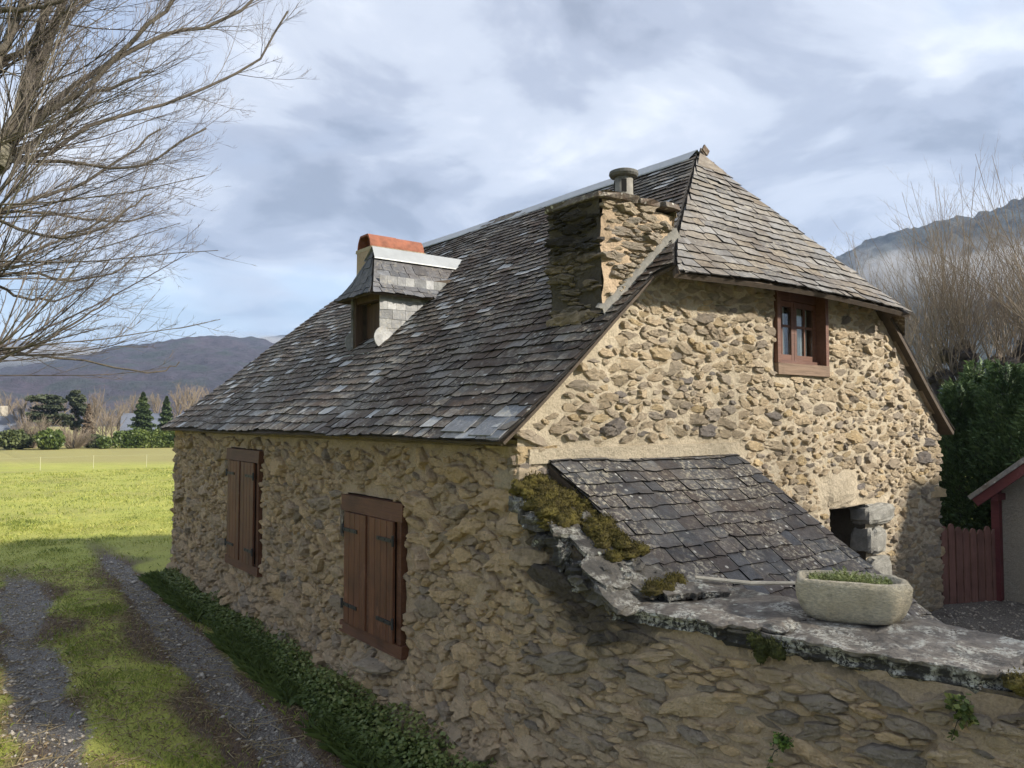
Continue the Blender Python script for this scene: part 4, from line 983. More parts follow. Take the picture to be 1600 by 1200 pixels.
# ================================================================== GROUND
def track_x(y, side):                                        # centre lines of the two ruts
    if side: return np.interp(y, [-6, 2, 4, 7, 11, 15, 31, 60], [-1.15, -1.0, -.92, -.80, -.52, -.38, .3, 2.2])
    return np.interp(y, [-6, 3, 6, 12, 15, 31, 60], [-2.85, -2.62, -2.48, -2.08, -1.95, -1.3, .5])
def gz(x, y):
    x = np.asarray(x, float); y = np.asarray(y, float); P = np.stack([x * .35, y * .35, x * 0 + 2], -1)
    z = .08 + .012 * np.clip(y, 0, 14) + .10 * fbm(P, 3) * np.clip(1 - np.hypot(x, y) / 90, .25, 1) + .02 * fbm(P * 9, 2)
    ru = np.minimum(np.abs(x - track_x(y, 1)) / .30, np.abs(x - track_x(y, 0)) / .34)
    z = z - .05 * np.clip(1 - ru, 0, 1)
    inside = np.clip((x - .45) / .25, 0, 1) * np.clip((.8 - y) / .4, 0, 1)          # the raised yard behind the garden wall
    z = z + inside * (.53 - z)
    return z
def rutmask(x, y):
    w = .22 + .16 * fbm(np.stack([x * 1.7, y * 1.7, x * 0 + 5], -1), 3); w2 = .33 + .3 * fbm(np.stack([x * 1.3, y * 1.3, x * 0 + 9], -1), 3)
    a = np.clip(1.4 - np.abs(x - track_x(y, 1)) / w, 0, 1); b = np.clip(1.4 - np.abs(x - track_x(y, 0)) / w2, 0, 1) * np.clip(.75 + 2.2 * fbm(np.stack([x * .8, y * .55, x * 0 + 41], -1), 3), 0, 1)
    fade = np.clip((15.5 - y) / 5, .0, 1); fade2 = np.clip((12.6 - y) / 2, 0, 1)
    yard = np.clip((x - .5) / .2, 0, 1) * np.clip((4 - y) / .4, 0, 1)
    return np.maximum(np.maximum(a * fade, b * fade2), yard)
def earthmask(x, y):                                         # bare trodden soil and leaf litter
    n = fbm(np.stack([x * .9, y * .9, x * 0 + 12], -1), 3)
    d = np.minimum(np.abs(x - track_x(y, 1)), np.abs(x - track_x(y, 0)))
    return np.clip(1.35 - d / .62 + 1.5 * n, 0, 1) * np.clip((17 - y) / 9, 0, 1) * (x < .4) + .35 * np.clip(1 - np.abs(x - track_x(y, 1)) / .45, 0, 1) * np.clip((45 - y) / 25, 0, 1)
def m_ground():
    n = NT('ground'); g = n.noise(1.2, 5, .6); f = n.noise(35, 5, .7)
    grass = n.mix(n.ramp(g, (.3, 0.0), (.7, 1.0)), (.30, .335, .05), (.41, .40, .085))
    grass = n.mix(1.0, grass, n.ramp(f, (.3, .6), (.55, 1.0), (.8, 1.3)), 'MULTIPLY')
    grass = n.mix(n.ramp(n.noise(.22, 4, .6), (.48, 0.0), (.68, .55)), grass, (.19, .17, .05))
    grass = n.mix(n.ramp(n.noise(.9, 5, .65, .4, n.vec((1, 2.2, 1))), (.62, 0.0), (.70, .6)), grass, (.10, .115, .02))
    strip = n.ramp(n.math('MULTIPLY', n.math('ADD', n.math('MULTIPLY', n.sep(0), .6129), n.math('MULTIPLY', n.sep(1), .7902)), .01), (.40, 0.0), (.45, 1.0))
    grass = n.mix(n.math('MULTIPLY', strip, .8), grass, (.27, .235, .085))   # the farther meadow, beyond the tape fence, is rougher and yellower
    soil = n.mix(n.ramp(n.noise(7, 5, .65), (.35, 0.0), (.65, 1.0)), (.070, .043, .028), (.14, .098, .064))
    soil = n.mix(n.ramp(n.noise(90, 3, .7), (.55, 0.0), (.7, .6)), soil, (.13, .095, .055))
    grv = n.ramp(n.voro(60), (.0, (.32, .29, .245)), (.35, (.19, .17, .145)), (.7, (.07, .061, .05)))
    grv = n.mix(n.ramp(n.noise(120, 2, .6), (.60, 0.0), (.68, .7)), grv, (.40, .40, .39))
    grv = n.mix(n.ramp(n.noise(5, 4, .6), (.50, 0.0), (.66, .65)), grv, (.07, .055, .04))
    c = n.mix(n.ramp(n.rnd(1), (.35, 0.0), (.75, 1.0)), grass, soil)
    c = n.mix(n.ramp(n.math('ADD', n.rnd(0), n.math('MULTIPLY', n.math('SUBTRACT', n.noise(18, 4, .7), .5), .7)), (.4, 0.0), (.6, 1.0)), c, grv)
    b = n.bump(f, .03, .7); b = n.bump(n.voro(60), .012, .8, b)
    return n.done(c, n.ramp(n.rnd(0), (.4, .95), (.7, .7)), b)
M['ground'] = m_ground()
def grid_axis(lo, hi, f0, f1, step):
    a = np.arange(f0, f1 + 1e-6, step); L = f0 - np.geomspace(step, f0 - lo, 40)[::-1]; R = f1 + np.geomspace(step, hi - f1, 40); return np.r_[L, a, R]
gxs = grid_axis(-4000, 4000, -9, 9, .12); gys = grid_axis(-1500, 5000, -7, 22, .12)
X, Y = np.meshgrid(gxs, gys); Zg = gz(X, Y); V = np.stack([X, Y, Zg], -1).reshape(-1, 3)
a, b = X.shape; k = (np.arange(a - 1)[:, None] * b + np.arange(b - 1)[None]).ravel(); F = np.stack([k, k + 1, k + b + 1, k + b], 1)
rn = np.zeros((len(V), 3)); rn[:, 0] = rutmask(X, Y).ravel(); rn[:, 1] = earthmask(X, Y).ravel()
ground = tag(mesh_obj('ground', V, F, M['ground'], None, rn, True, origin=(0, 0, 0)), kind='structure')

# ---- grass, clover and weeds
def blades(P, h, w, r, lean=.5, seg=2):
    n = len(P); t = r.uniform(0, 2 * math.pi, n); d = np.c_[np.cos(t), np.sin(t), np.zeros(n)]; a = np.c_[-np.sin(t), np.cos(t), np.zeros(n)]
    ln = lean * r.uniform(.2, 1.3, n)[:, None]; h = h[:, None]; w = w[:, None]; up = np.array([0, 0, 1.])
    mid = P + up * h * .55 + d * h * ln * .3; tip = P + up * h * (1 - .25 * ln) + d * h * ln
    V = np.stack([P - a * w, P + a * w, mid + a * w * .8, tip], 1).reshape(-1, 3)
    o = np.arange(n)[:, None] * 4; F = np.concatenate([o + [0, 1, 2], o + [0, 2, 3]]); return V, F
M['grass'] = m_leaf('grass_blade', (.11, .15, .027), (.50, .46, .13), .6, .3, (.29, .33, .058))
M['straw'] = m_leaf('straw', (.22, .17, .08), (.42, .34, .19), .7, .2)
def scatter_grass(n, x0, x1, y0, y1, hmin, hmax, r, dens):
    x = r.uniform(x0, x1, n); y = r.uniform(y0, y1, n); keep = r.random(n) < dens(x, y); x, y = x[keep], y[keep]
    P = np.c_[x, y, gz(x, y) - .005]; cl = fbm(np.stack([x * 1.5, y * 1.5, x * 0], -1), 3)
    h = r.uniform(hmin, hmax, len(x)) * (1 + 1.1 * cl); return P, np.maximum(h, .015)
def dens_near(x, y):
    m = 1 - np.clip(rutmask(x, y) * 1.6, 0, 1) * .985; e = 1 - .80 * np.clip(earthmask(x, y), 0, 1)
    n = np.clip(.75 + 1.3 * fbm(np.stack([x * 2.3, y * 2.3, x * 0 + 31], -1), 3), .05, 1)
    return m * e * n * np.where((y < 12) & (x > -3.2), .6, 1) * (x < -.02) * (1 - (x > -.15) * .6)
rg = np.random.default_rng(21); Ps, hs, ws = [], [], []
for n, bx, hh, w in ((140000, (-5.2, 0, .5, 9.5), (.025, .075), .0028), (100000, (-7, 8, 9.5, 20), (.03, .08), .005), (60000, (-14, 12, 20, 42), (.04, .10), .010)):
    P, h = scatter_grass(n, *bx, *hh, rg, (lambda x, y: dens_near(x, y)) if bx[2] < 9 else (lambda x, y: dens_near(np.where(x > -.2, -.3, x), y) * ~((x > -.1) & (x < 7.2) & (y < LEN + .1))))
    Ps.append(P); hs.append(h); ws.append(rg.uniform(.6, 1.3, len(P)) * w)
P, h, w = np.concatenate(Ps), np.concatenate(hs), np.concatenate(ws)
V, F = blades(P, h, w, rg, .7); cr = np.clip((rg.random(len(P)) * .7 + .15 + .5 * fbm(np.c_[P[:, :2] * .9, P[:, :1] * 0], 3)) * np.where((P[:, 1] < 12) & (P[:, 0] > -3.5), .62, 1), 0, 1)
tag(mesh_obj('grass', V, F, M['grass'], None, np.repeat(np.c_[cr, cr, cr], 4, 0), origin=(0, 0, 0)), 'short green grass over the meadow and between the ruts', 'grass', kind='stuff')
M['dry_grass'] = m_leaf('dry_grass', (.14, .095, .05), (.38, .30, .16), .8, .25, (.24, .18, .09))
n = 60000; x = rg.uniform(-4.8, -.3, n); y = rg.uniform(.6, 13, n); kk = rg.random(n) < (np.clip(.35 + .9 * earthmask(x, y) + .8 * fbm(np.stack([x * 1.1, y * .8, x * 0 + 77], -1), 3), 0, 1) * (1 - .9 * np.clip(rutmask(x, y) * 1.3, 0, 1)) * np.clip((13.5 - y) / 5, .1, 1)); x, y = x[kk], y[kk]
V, F = blades(np.c_[x, y, gz(x, y) + .002], rg.uniform(.02, .05, len(x)), np.full(len(x), .0016), rg, 1.2); cr = rg.random(len(x))
tag(mesh_obj('dry_grass', V, F, M['dry_grass'], None, np.repeat(np.c_[cr, cr, cr], 4, 0), origin=(0, 0, 0)), 'withered brown grass on and beside the track', 'grass', kind='stuff')
# dead stalks and straws lying about the track
n = 1600; x = rg.uniform(-4.5, -.3, n); y = rg.uniform(1, 12, n); t = rg.uniform(0, 3.14, n); L_ = rg.uniform(.03, .16, n); L_[:40] *= 2.3
A = np.c_[x - np.cos(t) * L_, y - np.sin(t) * L_, gz(x - np.cos(t) * L_, y - np.sin(t) * L_) + .012]; B = np.c_[x + np.cos(t) * L_, y + np.sin(t) * L_, gz(x + np.cos(t) * L_, y + np.sin(t) * L_) + .02]
s = np.c_[-np.sin(t), np.cos(t), 0 * t] * .003; u = np.array([0, 0, .005]); V = np.stack([A - s, A + s, A + u, B - s, B + s, B + u], 1).reshape(-1, 3)
o = np.arange(n)[:, None] * 6; F = np.concatenate([o + [0, 3, 5], o + [0, 5, 2], o + [2, 5, 4], o + [2, 4, 1], o + [1, 4, 3], o + [1, 3, 0]])
tag(mesh_obj('dead_stalks', V, F, M['straw'], None, np.repeat(rg.random((n, 3)), 6, 0), origin=(0, 0, 0)), 'dry straw and dead stalks scattered on the track', 'straw', kind='stuff')
# fallen leaves, brown
def leafquads(P, size, r, flat=.5, asp=.6):
    n = len(P); d = r.normal(size=(n, 3)); d[:, 2] *= (1 - flat); d /= np.linalg.norm(d, axis=1, keepdims=True) + 1e-9
    nn_ = r.normal(size=(n, 3)) * .6 + (0, 0, flat * 2.2); a = np.cross(d, nn_); a /= np.linalg.norm(a, axis=1, keepdims=True) + 1e-9
    s = (size * r.uniform(.6, 1.35, n))[:, None]
    V = np.stack([P - d * s * .5, P + a * s * asp * .5, P + d * s * .5, P - a * s * asp * .5], 1).reshape(-1, 3); return V, np.arange(4 * n).reshape(-1, 4)
M['litter'] = m_leaf('leaf_litter', (.045, .026, .014), (.15, .085, .04), .8, .1)
n = 16000; x = rg.uniform(-4.6, -.35, n); y = rg.uniform(.8, 14, n); kk = rg.random(n) < np.clip(earthmask(x, y) * 1.1 - rutmask(x, y) * .45, .03, 1); x, y = x[kk], y[kk]
V, F = leafquads(np.c_[x, y, gz(x, y) + .012], .028, rg, .85); tag(mesh_obj('leaf_litter', V, F, M['litter'], None, np.repeat(rg.random((len(x), 3)), 4, 0), origin=(0, 0, 0)), 'brown rotting leaf litter on the track edges', 'leaves', kind='stuff')
# gravel stones on the ruts and in the yard
M['gravel'] = m_plain('gravel', (.40, .36, .30), .85, .5, 25, .01)
n = 14000; x = np.r_[rg.uniform(-3.6, -.3, 11000), rg.uniform(1.2, 9, 3000)]; y = np.r_[rg.uniform(.3, 13, 11000), rg.uniform(-2.2, -.1, 3000)]
kk = rg.random(n) < rutmask(x, y) * .9; kk &= ~((x > 0) & (x < 3.1)); x, y = x[kk], y[kk]; n = len(x)
oct_ = np.array([[1, 0, 0], [0, 1, 0], [-1, 0, 0], [0, -1, 0], [0, 0, 1], [0, 0, -1.]]); sz = rg.gamma(2.0, .0042, n) + .004
V = (oct_[None] * (1 + rg.normal(0, .25, (n, 6, 1))) * sz[:, None, None] * np.array([1.2, 1, .7]) + np.c_[x, y, gz(x, y) + sz * .3][:, None]).reshape(-1, 3)
F = np.concatenate([np.arange(n)[:, None] * 6 + q for q in ([0, 1, 4], [1, 2, 4], [2, 3, 4], [3, 0, 4], [1, 0, 5], [2, 1, 5], [3, 2, 5], [0, 3, 5])])
tag(mesh_obj('gravel', V, F, M['gravel'], None, np.repeat(rg.random((n, 3)), 6, 0), origin=(0, 0, 0)), 'loose grey gravel in the wheel ruts and yard', 'gravel', kind='stuff')
# leafy ground cover along the foot of the house wall
M['ivy'] = m_leaf('ivy_leaf', (.045, .070, .016), (.26, .27, .09), .55, .2, (.11, .155, .036))
n = 30000; y = rg.uniform(-.5, 9.75, n); wdt = .50 + .18 * fbm(np.c_[y * .8, y * 0, y * 0 + 3], 3) - .16 * np.clip((y - 7) / 3, 0, 1); f = rg.random(n) ** .8
x = -.03 - f * wdt; hm = (.06 + .24 * (1 - f) * (.6 + 1.2 * np.clip(fbm(np.c_[y * 1.6, f * 2, y * 0 + 8], 3) + .4, 0, 1))) * np.clip(1.1 - .04 * y, .6, 1.1)
z = gz(x, y) + hm * np.sqrt(rg.random(n)); V, F = leafquads(np.c_[x, y, z], .040, rg, .55, .85); cr = np.clip(.45 * rg.random(n) + .9 * (z - gz(x, y)) / .3 * .6, 0, 1)
tag(mesh_obj('ground_ivy', V, F, M['ivy'], None, np.repeat(np.c_[cr, cr, cr], 4, 0), origin=(0, 0, 0)), 'dark leafy ivy and nettles along the foot of the house wall', 'ground cover', kind='stuff')
n = 26000; y = rg.uniform(-.3, 10, n); x = -.12 - rg.random(n) * (.60 - .03 * y) ; kk = rg.random(n) < np.clip(.5 + 1.5 * fbm(np.c_[x * 2, y * 1.2, y * 0 + 51], 3), 0, 1); x, y = x[kk], y[kk]
P = np.c_[x, y, gz(x, y)]; V, F = blades(P, rg.uniform(.06, .20, len(x)), np.full(len(x), .0022), rg, .9); cr = rg.random(len(x)) * .42
M['long_grass'] = m_leaf('long_grass', (.055, .085, .018), (.20, .21, .055), .6, .25, (.11, .145, .03))
tag(mesh_obj('long_grass', V, F, M['long_grass'], None, np.repeat(np.c_[cr, cr, cr], 4, 0), origin=(0, 0, 0)), 'longer unmown grass beside the house wall', 'grass', kind='stuff')

# ================================================================== RIGHT SIDE: YARD, FENCE, OUTBUILDING, HEDGE
M['picket'] = m_wood('picket_wood', (.13, .060, .045), (.20, .098, .075), 1, 'z', .75)
fence = thing('picket_fence', (7.6, -.1, .53), 'red-brown wooden picket gate panel between the gable and the outbuilding', 'fence')
pa, pb = np.array([7.16, .12]), np.array([8.16, -.30]); dirv = (pb - pa) / np.linalg.norm(pb - pa); nrm = np.array([-dirv[1], dirv[0]])
npk = 9; L_ = np.linalg.norm(pb - pa)
for i in range(npk):
    c = pa + dirv * (i + .5) * L_ / npk; hw = L_ / npk * .5 - .012; z0_, z1_ = .50 + random.uniform(0, .03), 1.60 + random.uniform(-.03, .03) - .012 * i
    V = []
    for t in (-.012, .012):
        for (q, z) in ((-hw, z0_), (hw, z0_), (hw + random.uniform(-.006, .006), z1_ - .06), (hw * .55, z1_ - .01), (0, z1_), (-hw * .55, z1_ - .01), (-hw, z1_ - .06)):
            p = c + dirv * q + nrm * t; V.append((p[0], p[1], z))
    m = 7; MB().add(V, [tuple(range(m)), tuple(range(2 * m - 1, m - 1, -1))] + [(j, m + j, m + (j + 1) % m, (j + 1) % m) for j in range(m)]).build('picket', M['picket'], fence)
for z in (.78, 1.35):
    c = (pa + pb) / 2 + nrm * .035; MB().obox((c[0], c[1], z), (*(dirv * L_ / 2), 0), (*(nrm * .02), 0), (0, 0, .035)).build('rail', M['picket'], fence)
M['render'] = m_mortar('render_wall', (.30, .27, .21), (.37, .33, .26), .25)
M['burgundy'] = m_wood('burgundy_wood', (.10, .022, .024), (.145, .035, .035), 1, 'y', .6)
shed = thing('outbuilding', (10.2, -2.4, .5), 'small rendered outbuilding with burgundy roof boards beside the picket fence', 'outbuilding')
bx0, bx1, by0, by1, bze, bzr = 8.22, 12.2, -4.6, -.34, 2.02, 3.75; bm = (by0 + by1) / 2
V = [(bx0, by1, .45), (bx0, by0, .45), (bx0, by0, bze), (bx0, bm, bzr), (bx0, by1, bze)]; V += [(bx1, y, z) for _, y, z in V]
MB().add(V, [(0, 4, 3, 2, 1), (5, 6, 7, 8, 9)] + [(i, (i + 1) % 5, 5 + (i + 1) % 5, 5 + i) for i in range(5)]).build('wall', M['render'], shed)
for sgn, ye in ((1, by1), (-1, by0)):
    d = np.array([0, (ye - bm), bze - bzr]); Ld = np.linalg.norm(d); d /= Ld; e = Ld + .32; c0 = np.array([0, bm, bzr + .06]); nn2 = np.array([0, sgn * abs(d[2]), abs(d[1])])
    MB().obox(np.array([(bx0 + bx1) / 2 - .1, 0, 0]) + c0 + d * e / 2 + nn2 * .05, ((bx1 - bx0) / 2 + .25, 0, 0), d * e / 2, nn2 * .03).build('roof', M['slate'], shed)
    MB().obox(np.array([bx0 - .30, 0, 0]) + c0 + d * e / 2 - nn2 * .01, (.018, 0, 0), d * (e / 2 - .01), nn2 * .085).build('bargeboard', M['burgundy'], shed)
    MB().box((bx0 - .28, ye - .05 if sgn > 0 else ye - .02, bze - .12), (bx0 + .4, ye + .02 if sgn > 0 else ye + .05, bze - .03)).build('purlin_end', M['burgundy'], shed)
post = MB().box((8.10, -.345, .5), (8.20, -.245, 2.02), .002); tag(post.build('gate_post', M['burgundy'], fence))

# ================================================================== FOLIAGE AND TREES
def blob_points(n, c, rad, r, shell=.55, namp=.35, nf=1.6):
    d = r.normal(size=(n, 3)); d /= np.linalg.norm(d, axis=1, keepdims=True); k = 1 + namp * fbm(d * nf + np.asarray(c) * .37, 3) * 2
    q = (shell + (1 - shell) * r.random(n) ** .6)[:, None]; return np.asarray(c) + d * np.asarray(rad) * q * k[:, None], q[:, 0]
M['bark'] = m_plain('bark', (.105, .090, .070), .95, .35, 18, .02)
M['bark_pale'] = m_plain('pale_bark', (.19, .175, .13), .95, .5, 9, .05)
M['bark_dark'] = m_plain('dark_bark', (.060, .050, .042), .95, .35, 18, .02)
M['twig'] = m_leaf('twig', (.060, .048, .042), (.24, .21, .17), .85, .0, (.13, .11, .095))
M['twig_far'] = m_leaf('far_twig', (.16, .125, .09), (.27, .22, .16), .9, .0)
M['conifer'] = m_leaf('conifer_needles', (.026, .052, .020), (.19, .26, .095), .7, .25, (.078, .13, .046))
M['conifer_far'] = m_leaf('far_conifer', (.025, .045, .012), (.11, .15, .04), .7, .15, (.06, .09, .024))  # own green of the cone-shaped trees across the meadow
M['pine'] = m_leaf('pine_needles', (.028, .038, .018), (.10, .115, .055), .75, .1, (.055, .068, .032))
M['hedge_leaf'] = m_leaf('hedge_leaf', (.045, .075, .012), (.20, .23, .05), .5, .25, (.10, .14, .028))

class Tubes:                                                  # many thin three-sided twigs in one mesh
    def __init__(s): s.V = []; s.F = []; s.n = 0; s.R = []
    def add(s, P, rad, k=3, rnd=.5):
        V, F = tube(P, rad, k, False); s.V.append(V); s.F.append(np.array(F) + s.n); s.n += len(V); s.R.append(np.full(len(V), rnd))
    def build(s, name, mat, parent):
        R = np.concatenate(s.R); return mesh_obj(name, np.concatenate(s.V), np.concatenate(s.F), mat, parent, np.c_[R, R, R])
def unit(v): v = np.asarray(v, float); return v / (np.linalg.norm(v) + 1e-9)
def shoot(T, p, d, L, r0, r, lvl, up=.25, kids=6, wig=.05, kidlen=.4, spread=.6, r1=None, sub=None):
    """a curved shoot with side twigs; the tip bends towards the light"""
    n = 7 if lvl == 0 else (5 if lvl == 1 else 3); P = [np.asarray(p, float)]; d = unit(d)
    for i in range(n - 1):
        d = unit(d + np.array([0, 0, up]) / n + r.normal(0, wig, 3)); P.append(P[-1] + d * L / (n - 1))
    P = np.array(P); T.add(P, np.linspace(r0, r1 or r0 * .35, n), 3 if r0 < .012 or lvl else 5, r.random())
    if lvl < (sub or 2):
        for i in range(kids):
            f = r.uniform(.18, .97) if lvl else (i + r.random()) / kids * .82 + .16
            q = f * (n - 1); j = min(int(q), n - 2); b = P[j] + (P[j + 1] - P[j]) * (q - j); dd = unit(P[j + 1] - P[j])
            side = unit(np.cross(dd, r.normal(size=3))); ang = r.uniform(.35, 1.0) * spread * 1.6
            shoot(T, b, dd * math.cos(ang) + side * math.sin(ang), L * kidlen * (1.15 - .7 * f) * r.uniform(.6, 1.3), max(r0 * (1 - .65 * f) * .55, .0016), r, lvl + 1, up * 1.2, max(2, int(kids * .55)), wig, kidlen * 1.0, spread, sub=sub)
# ---- the big bare tree beside the track (trunk just outside the frame)
r = np.random.default_rng(303); TD = 9.0
tb = at(-52, 655, TD); tb[2] = gz(tb[0], tb[1])
tree = thing('bare_tree', tuple(tb), 'large bare pollarded tree with fans of thin twigs beside the track', 'tree')
knuck = [at(-6, 235, TD), at(-14, 330, TD - .2), at(-20, 120, TD + .2), at(-28, 430, TD), at(-30, 20, TD), at(-16, 560, TD - .3)]
R3 = np.array([RT[0], RT[1], 0]); F3 = np.array([FW[0], FW[1], 0]); U3 = np.array([0, 0, 1.])
mb = MB(); trunk_top = at(-36, -120, TD)
tp_ = np.array([tb + (0, 0, -.1), tb + (.03, .02, .8), at(-46, 480, TD), at(-40, 330, TD), at(-26, 235, TD), at(-36, 110, TD), trunk_top]); tq = np.linspace(0, 6, 40); tp = np.stack([np.interp(tq, range(7), tp_[:, i]) for i in range(3)], 1) + r.normal(0, .012, (40, 3)); mb.tube(tp, np.interp(tq, range(7), [.24, .19, .17, .17, .155, .12, .07]) * (1 + r.normal(0, .05, 40)), 14)
for kx in knuck[1:]: mb.tube([kx - R3 * .13 - U3 * .12, kx - R3 * .05, kx], [.09, .085, .06], 9)
V, F = rock(tuple(at(-10, 240, TD)), (.17, .17, .2), 0, 5, 14, 10, .12, 2.2); mb.add(V, F)
mb.build('trunk', M['bark_pale'], tree)
limbs = Tubes(); twigs = Tubes()
def limb(px, kk, rad, off=0.):
    P = np.array([at(x, y, TD + d) for x, y, d in px]); n = 14; t = np.linspace(0, len(P) - 1, n); Q = np.stack([np.interp(t, range(len(P)), P[:, i]) for i in range(3)], 1)
    Q = Q + r.normal(0, .012, Q.shape); limbs.add(Q, np.linspace(rad, rad * .45, n), 7, r.random())
    for i in range(kk):
        f = (i + r.random()) / kk * .9 + .08; q = f * (n - 1); j = min(int(q), n - 2); b = Q[j]; dd = unit(Q[j + 1] - Q[j])
        side = unit(R3 * r.uniform(-.3, 1) + U3 * r.uniform(-.7, .7) + F3 * r.uniform(-.7, .7)); a = r.uniform(.3, .8)
        shoot(twigs, b, dd * math.cos(a) + side * math.sin(a), r.uniform(.5, 1.35) * (1.15 - .5 * f), max(.0036, rad * .2), r, 1, .35, 9, .07, .48, .55, sub=3)
# thick upright limbs near the frame edge, then the dark sweeping ones read off the photograph
for px, kk, rad in [([(2, 240, 0), (30, 170, 0), (55, 80, .1), (75, -10, .2), (95, -150, .3)], 16, .062), ([(8, 235, .1), (50, 140, .3), (85, 50, .4), (110, -30, .5), (150, -160, .6)], 16, .055),
                    ([(-10, 120, -.2), (20, 40, -.2), (45, -60, -.2)], 8, .05), ([(0, 230, 0), (60, 190, -.3), (130, 140, -.5), (200, 70, -.7), (270, 5, -.8), (300, -60, -.8)], 18, .030),
                    ([(5, 230, 0), (80, 160, .2), (160, 105, .3), (250, 55, .4), (330, 40, .5), (400, 0, .6)], 20, .034), ([(10, 245, 0), (70, 215, -.2), (140, 150, -.4), (200, 125, -.5), (235, 110, -.5)], 14, .024),
                    ([(0, 245, .2), (75, 245, .3), (130, 200, .5), (190, 178, .6), (275, 160, .7), (340, 130, .8), (410, 90, .8), (452, 20, .8)], 20, .026), ([(-5, 250, .2), (80, 250, .1), (150, 262, 0), (220, 262, -.1), (270, 230, -.2), (320, 198, -.2)], 14, .020),
                    ([(-12, 335, 0), (60, 310, .1), (120, 290, .2), (190, 250, .3), (250, 200, .4)], 14, .022), ([(-12, 335, 0), (50, 330, .3), (120, 340, .4), (190, 350, .5), (240, 330, .5)], 12, .018),
                    ([(-14, 340, 0), (60, 370, -.2), (130, 370, -.3), (200, 330, -.3), (235, 300, -.3)], 12, .018), ([(-26, 430, 0), (40, 400, .1), (100, 370, .2), (170, 340, .3)], 12, .020),
                    ([(-26, 430, 0), (50, 425, -.1), (110, 440, -.2), (170, 430, -.2), (215, 400, -.2)], 12, .016), ([(-26, 435, 0), (40, 470, .2), (90, 470, .3), (150, 440, .4)], 10, .016),
                    ([(-16, 545, 0), (40, 553, 0), (90, 520, 0), (140, 490, 0), (180, 460, .1)], 6, .017), ([(40, 553, 0), (100, 560, 0), (160, 570, -.1), (230, 581, -.2), (262, 578, -.2), (279, 568, -.2)], 1, .012),
                    ([(-20, 120, .2), (60, 60, .4), (140, 0, .6), (210, -70, .8)], 14, .030), ([(-30, 20, 0), (60, 10, -.4), (100, 2, -.5), (160, -20, -.6)], 6, .03)]:
    limb(px, kk, rad)
for kx in knuck:
    for i in range(20):
        el = r.uniform(-.05, 1.35); d = R3 * math.cos(el) + U3 * math.sin(el) + F3 * r.normal(0, .45)
        shoot(twigs, kx + r.normal(0, .06, 3), d, r.uniform(1.0, 2.3), r.uniform(.006, .012), r, 0, .35, 8, .05, .34, .45, sub=3)
    for i in range(7):
        el = r.uniform(.2, 1.3); d = -R3 * math.cos(el) + U3 * math.sin(el) + F3 * r.normal(0, .6)
        shoot(twigs, kx - R3 * .15, d, r.uniform(1.2, 2.4), r.uniform(.010, .018), r, 0, .3, 7, .05, .34, .45)
limbs.build('limbs', M['bark'], tree); tag(twigs.build('twigs', M['twig'], tree), kind='stuff')

# ---- pollarded trees behind the conifer screen
def pollard(base, zh, heads, nsh, L, r, label, fan=.40):
    heads = heads + [(a * 1.7 + r.normal(0, .3), b * 1.7 + r.normal(0, .3), c - .25 + r.normal(0, .2)) for a, b, c in heads]; nsh = int(nsh * .55)
    t = thing('pollard_tree', (base[0], base[1], .2), label, 'tree', 'pollards behind the conifers'); mb = MB()
    top = np.array([base[0], base[1], zh - 1.6]); mb.tube([(base[0], base[1], .1), (base[0] + .05, base[1], 1.5), top], [.34, .28, .24], 10); T = Tubes()
    for (dx, dy, dz) in heads:
        h = np.array([base[0] + dx, base[1] + dy, zh + dz]); m_ = (top + h) / 2 - (0, 0, .15); mb.tube([top - (0, 0, .2), m_, h], [.2, .15, .13], 8); V, F = rock(tuple(h), (.22, .22, .2), 0, int(abs(dx * 99)), 10, 7, .2, 2.2); mb.add(V, F)
        for i in range(nsh):
            d = np.array([dx * .10, dy * .10, 1]) + r.normal(0, fan, 3) * (1, 1, .2)
            shoot(T, h + r.normal(0, .1, 3), d, L * r.uniform(.35, 1.1), r.uniform(.009, .017), r, 0, .45, 9, .065, .36, .55, r1=.004)
    mb.build('trunk', M['bark_dark'], t); tag(T.build('crown', M['twig_far'], t), kind='stuff'); return t
r = np.random.default_rng(99)
p = at(1470, 655, 23); pollard(p, 4.1, [(-.9, .4, 0), (.3, -.5, .2), (1.0, .6, -.1)], 34, 4.3, r, 'bare pollard with pale upright shoots, the one next to the roof edge')
p = at(1560, 655, 24); pollard(p, 4.5, [(-1.0, .3, .1), (.1, -.6, .3), (1.0, .4, 0), (.0, .8, .4)], 34, 4.7, r, 'bare pollard with the tallest reddish shoots, above the middle of the conifers')
p = at(1680, 655, 23); pollard(p, 4.6, [(-1.0, .2, .1), (.2, -.5, .3), (1.0, .4, 0)], 34, 4.6, r, 'bare pollard standing behind the outbuilding roof')

# unseen copies of these pollards, added to filter the sun on the lower walls
src = [o for o in COL.objects if o.name.startswith('pollard_tree')]
for k, (x, y, rz, lab) in enumerate([(4.2, -9.0, .4, 'unseen pollard at the wall end of the added row that filters the sun'), (6.9, -8.7, 2.0, 'second unseen pollard of the added row that filters the sun'), (9.6, -9.1, 3.4, 'third unseen pollard of the added row that filters the sun'), (12.4, -8.8, 5.0, 'unseen pollard at the outbuilding end of the added row that filters the sun'), (1.6, -9.2, 1.2, 'unseen pollard nearest the lane in the added row that filters the sun')]):
    a = src[k % 3]; c = a.copy(); COL.objects.link(c); c.location = (x, y, .2); c.rotation_euler = (0, 0, rz); c['label'] = lab; c['group'] = 'added pollards filtering the sun'; ORG[c] = np.array([x, y, .2])
    for ch in list(a.children):
        d = ch.copy(); COL.objects.link(d); d.parent = c

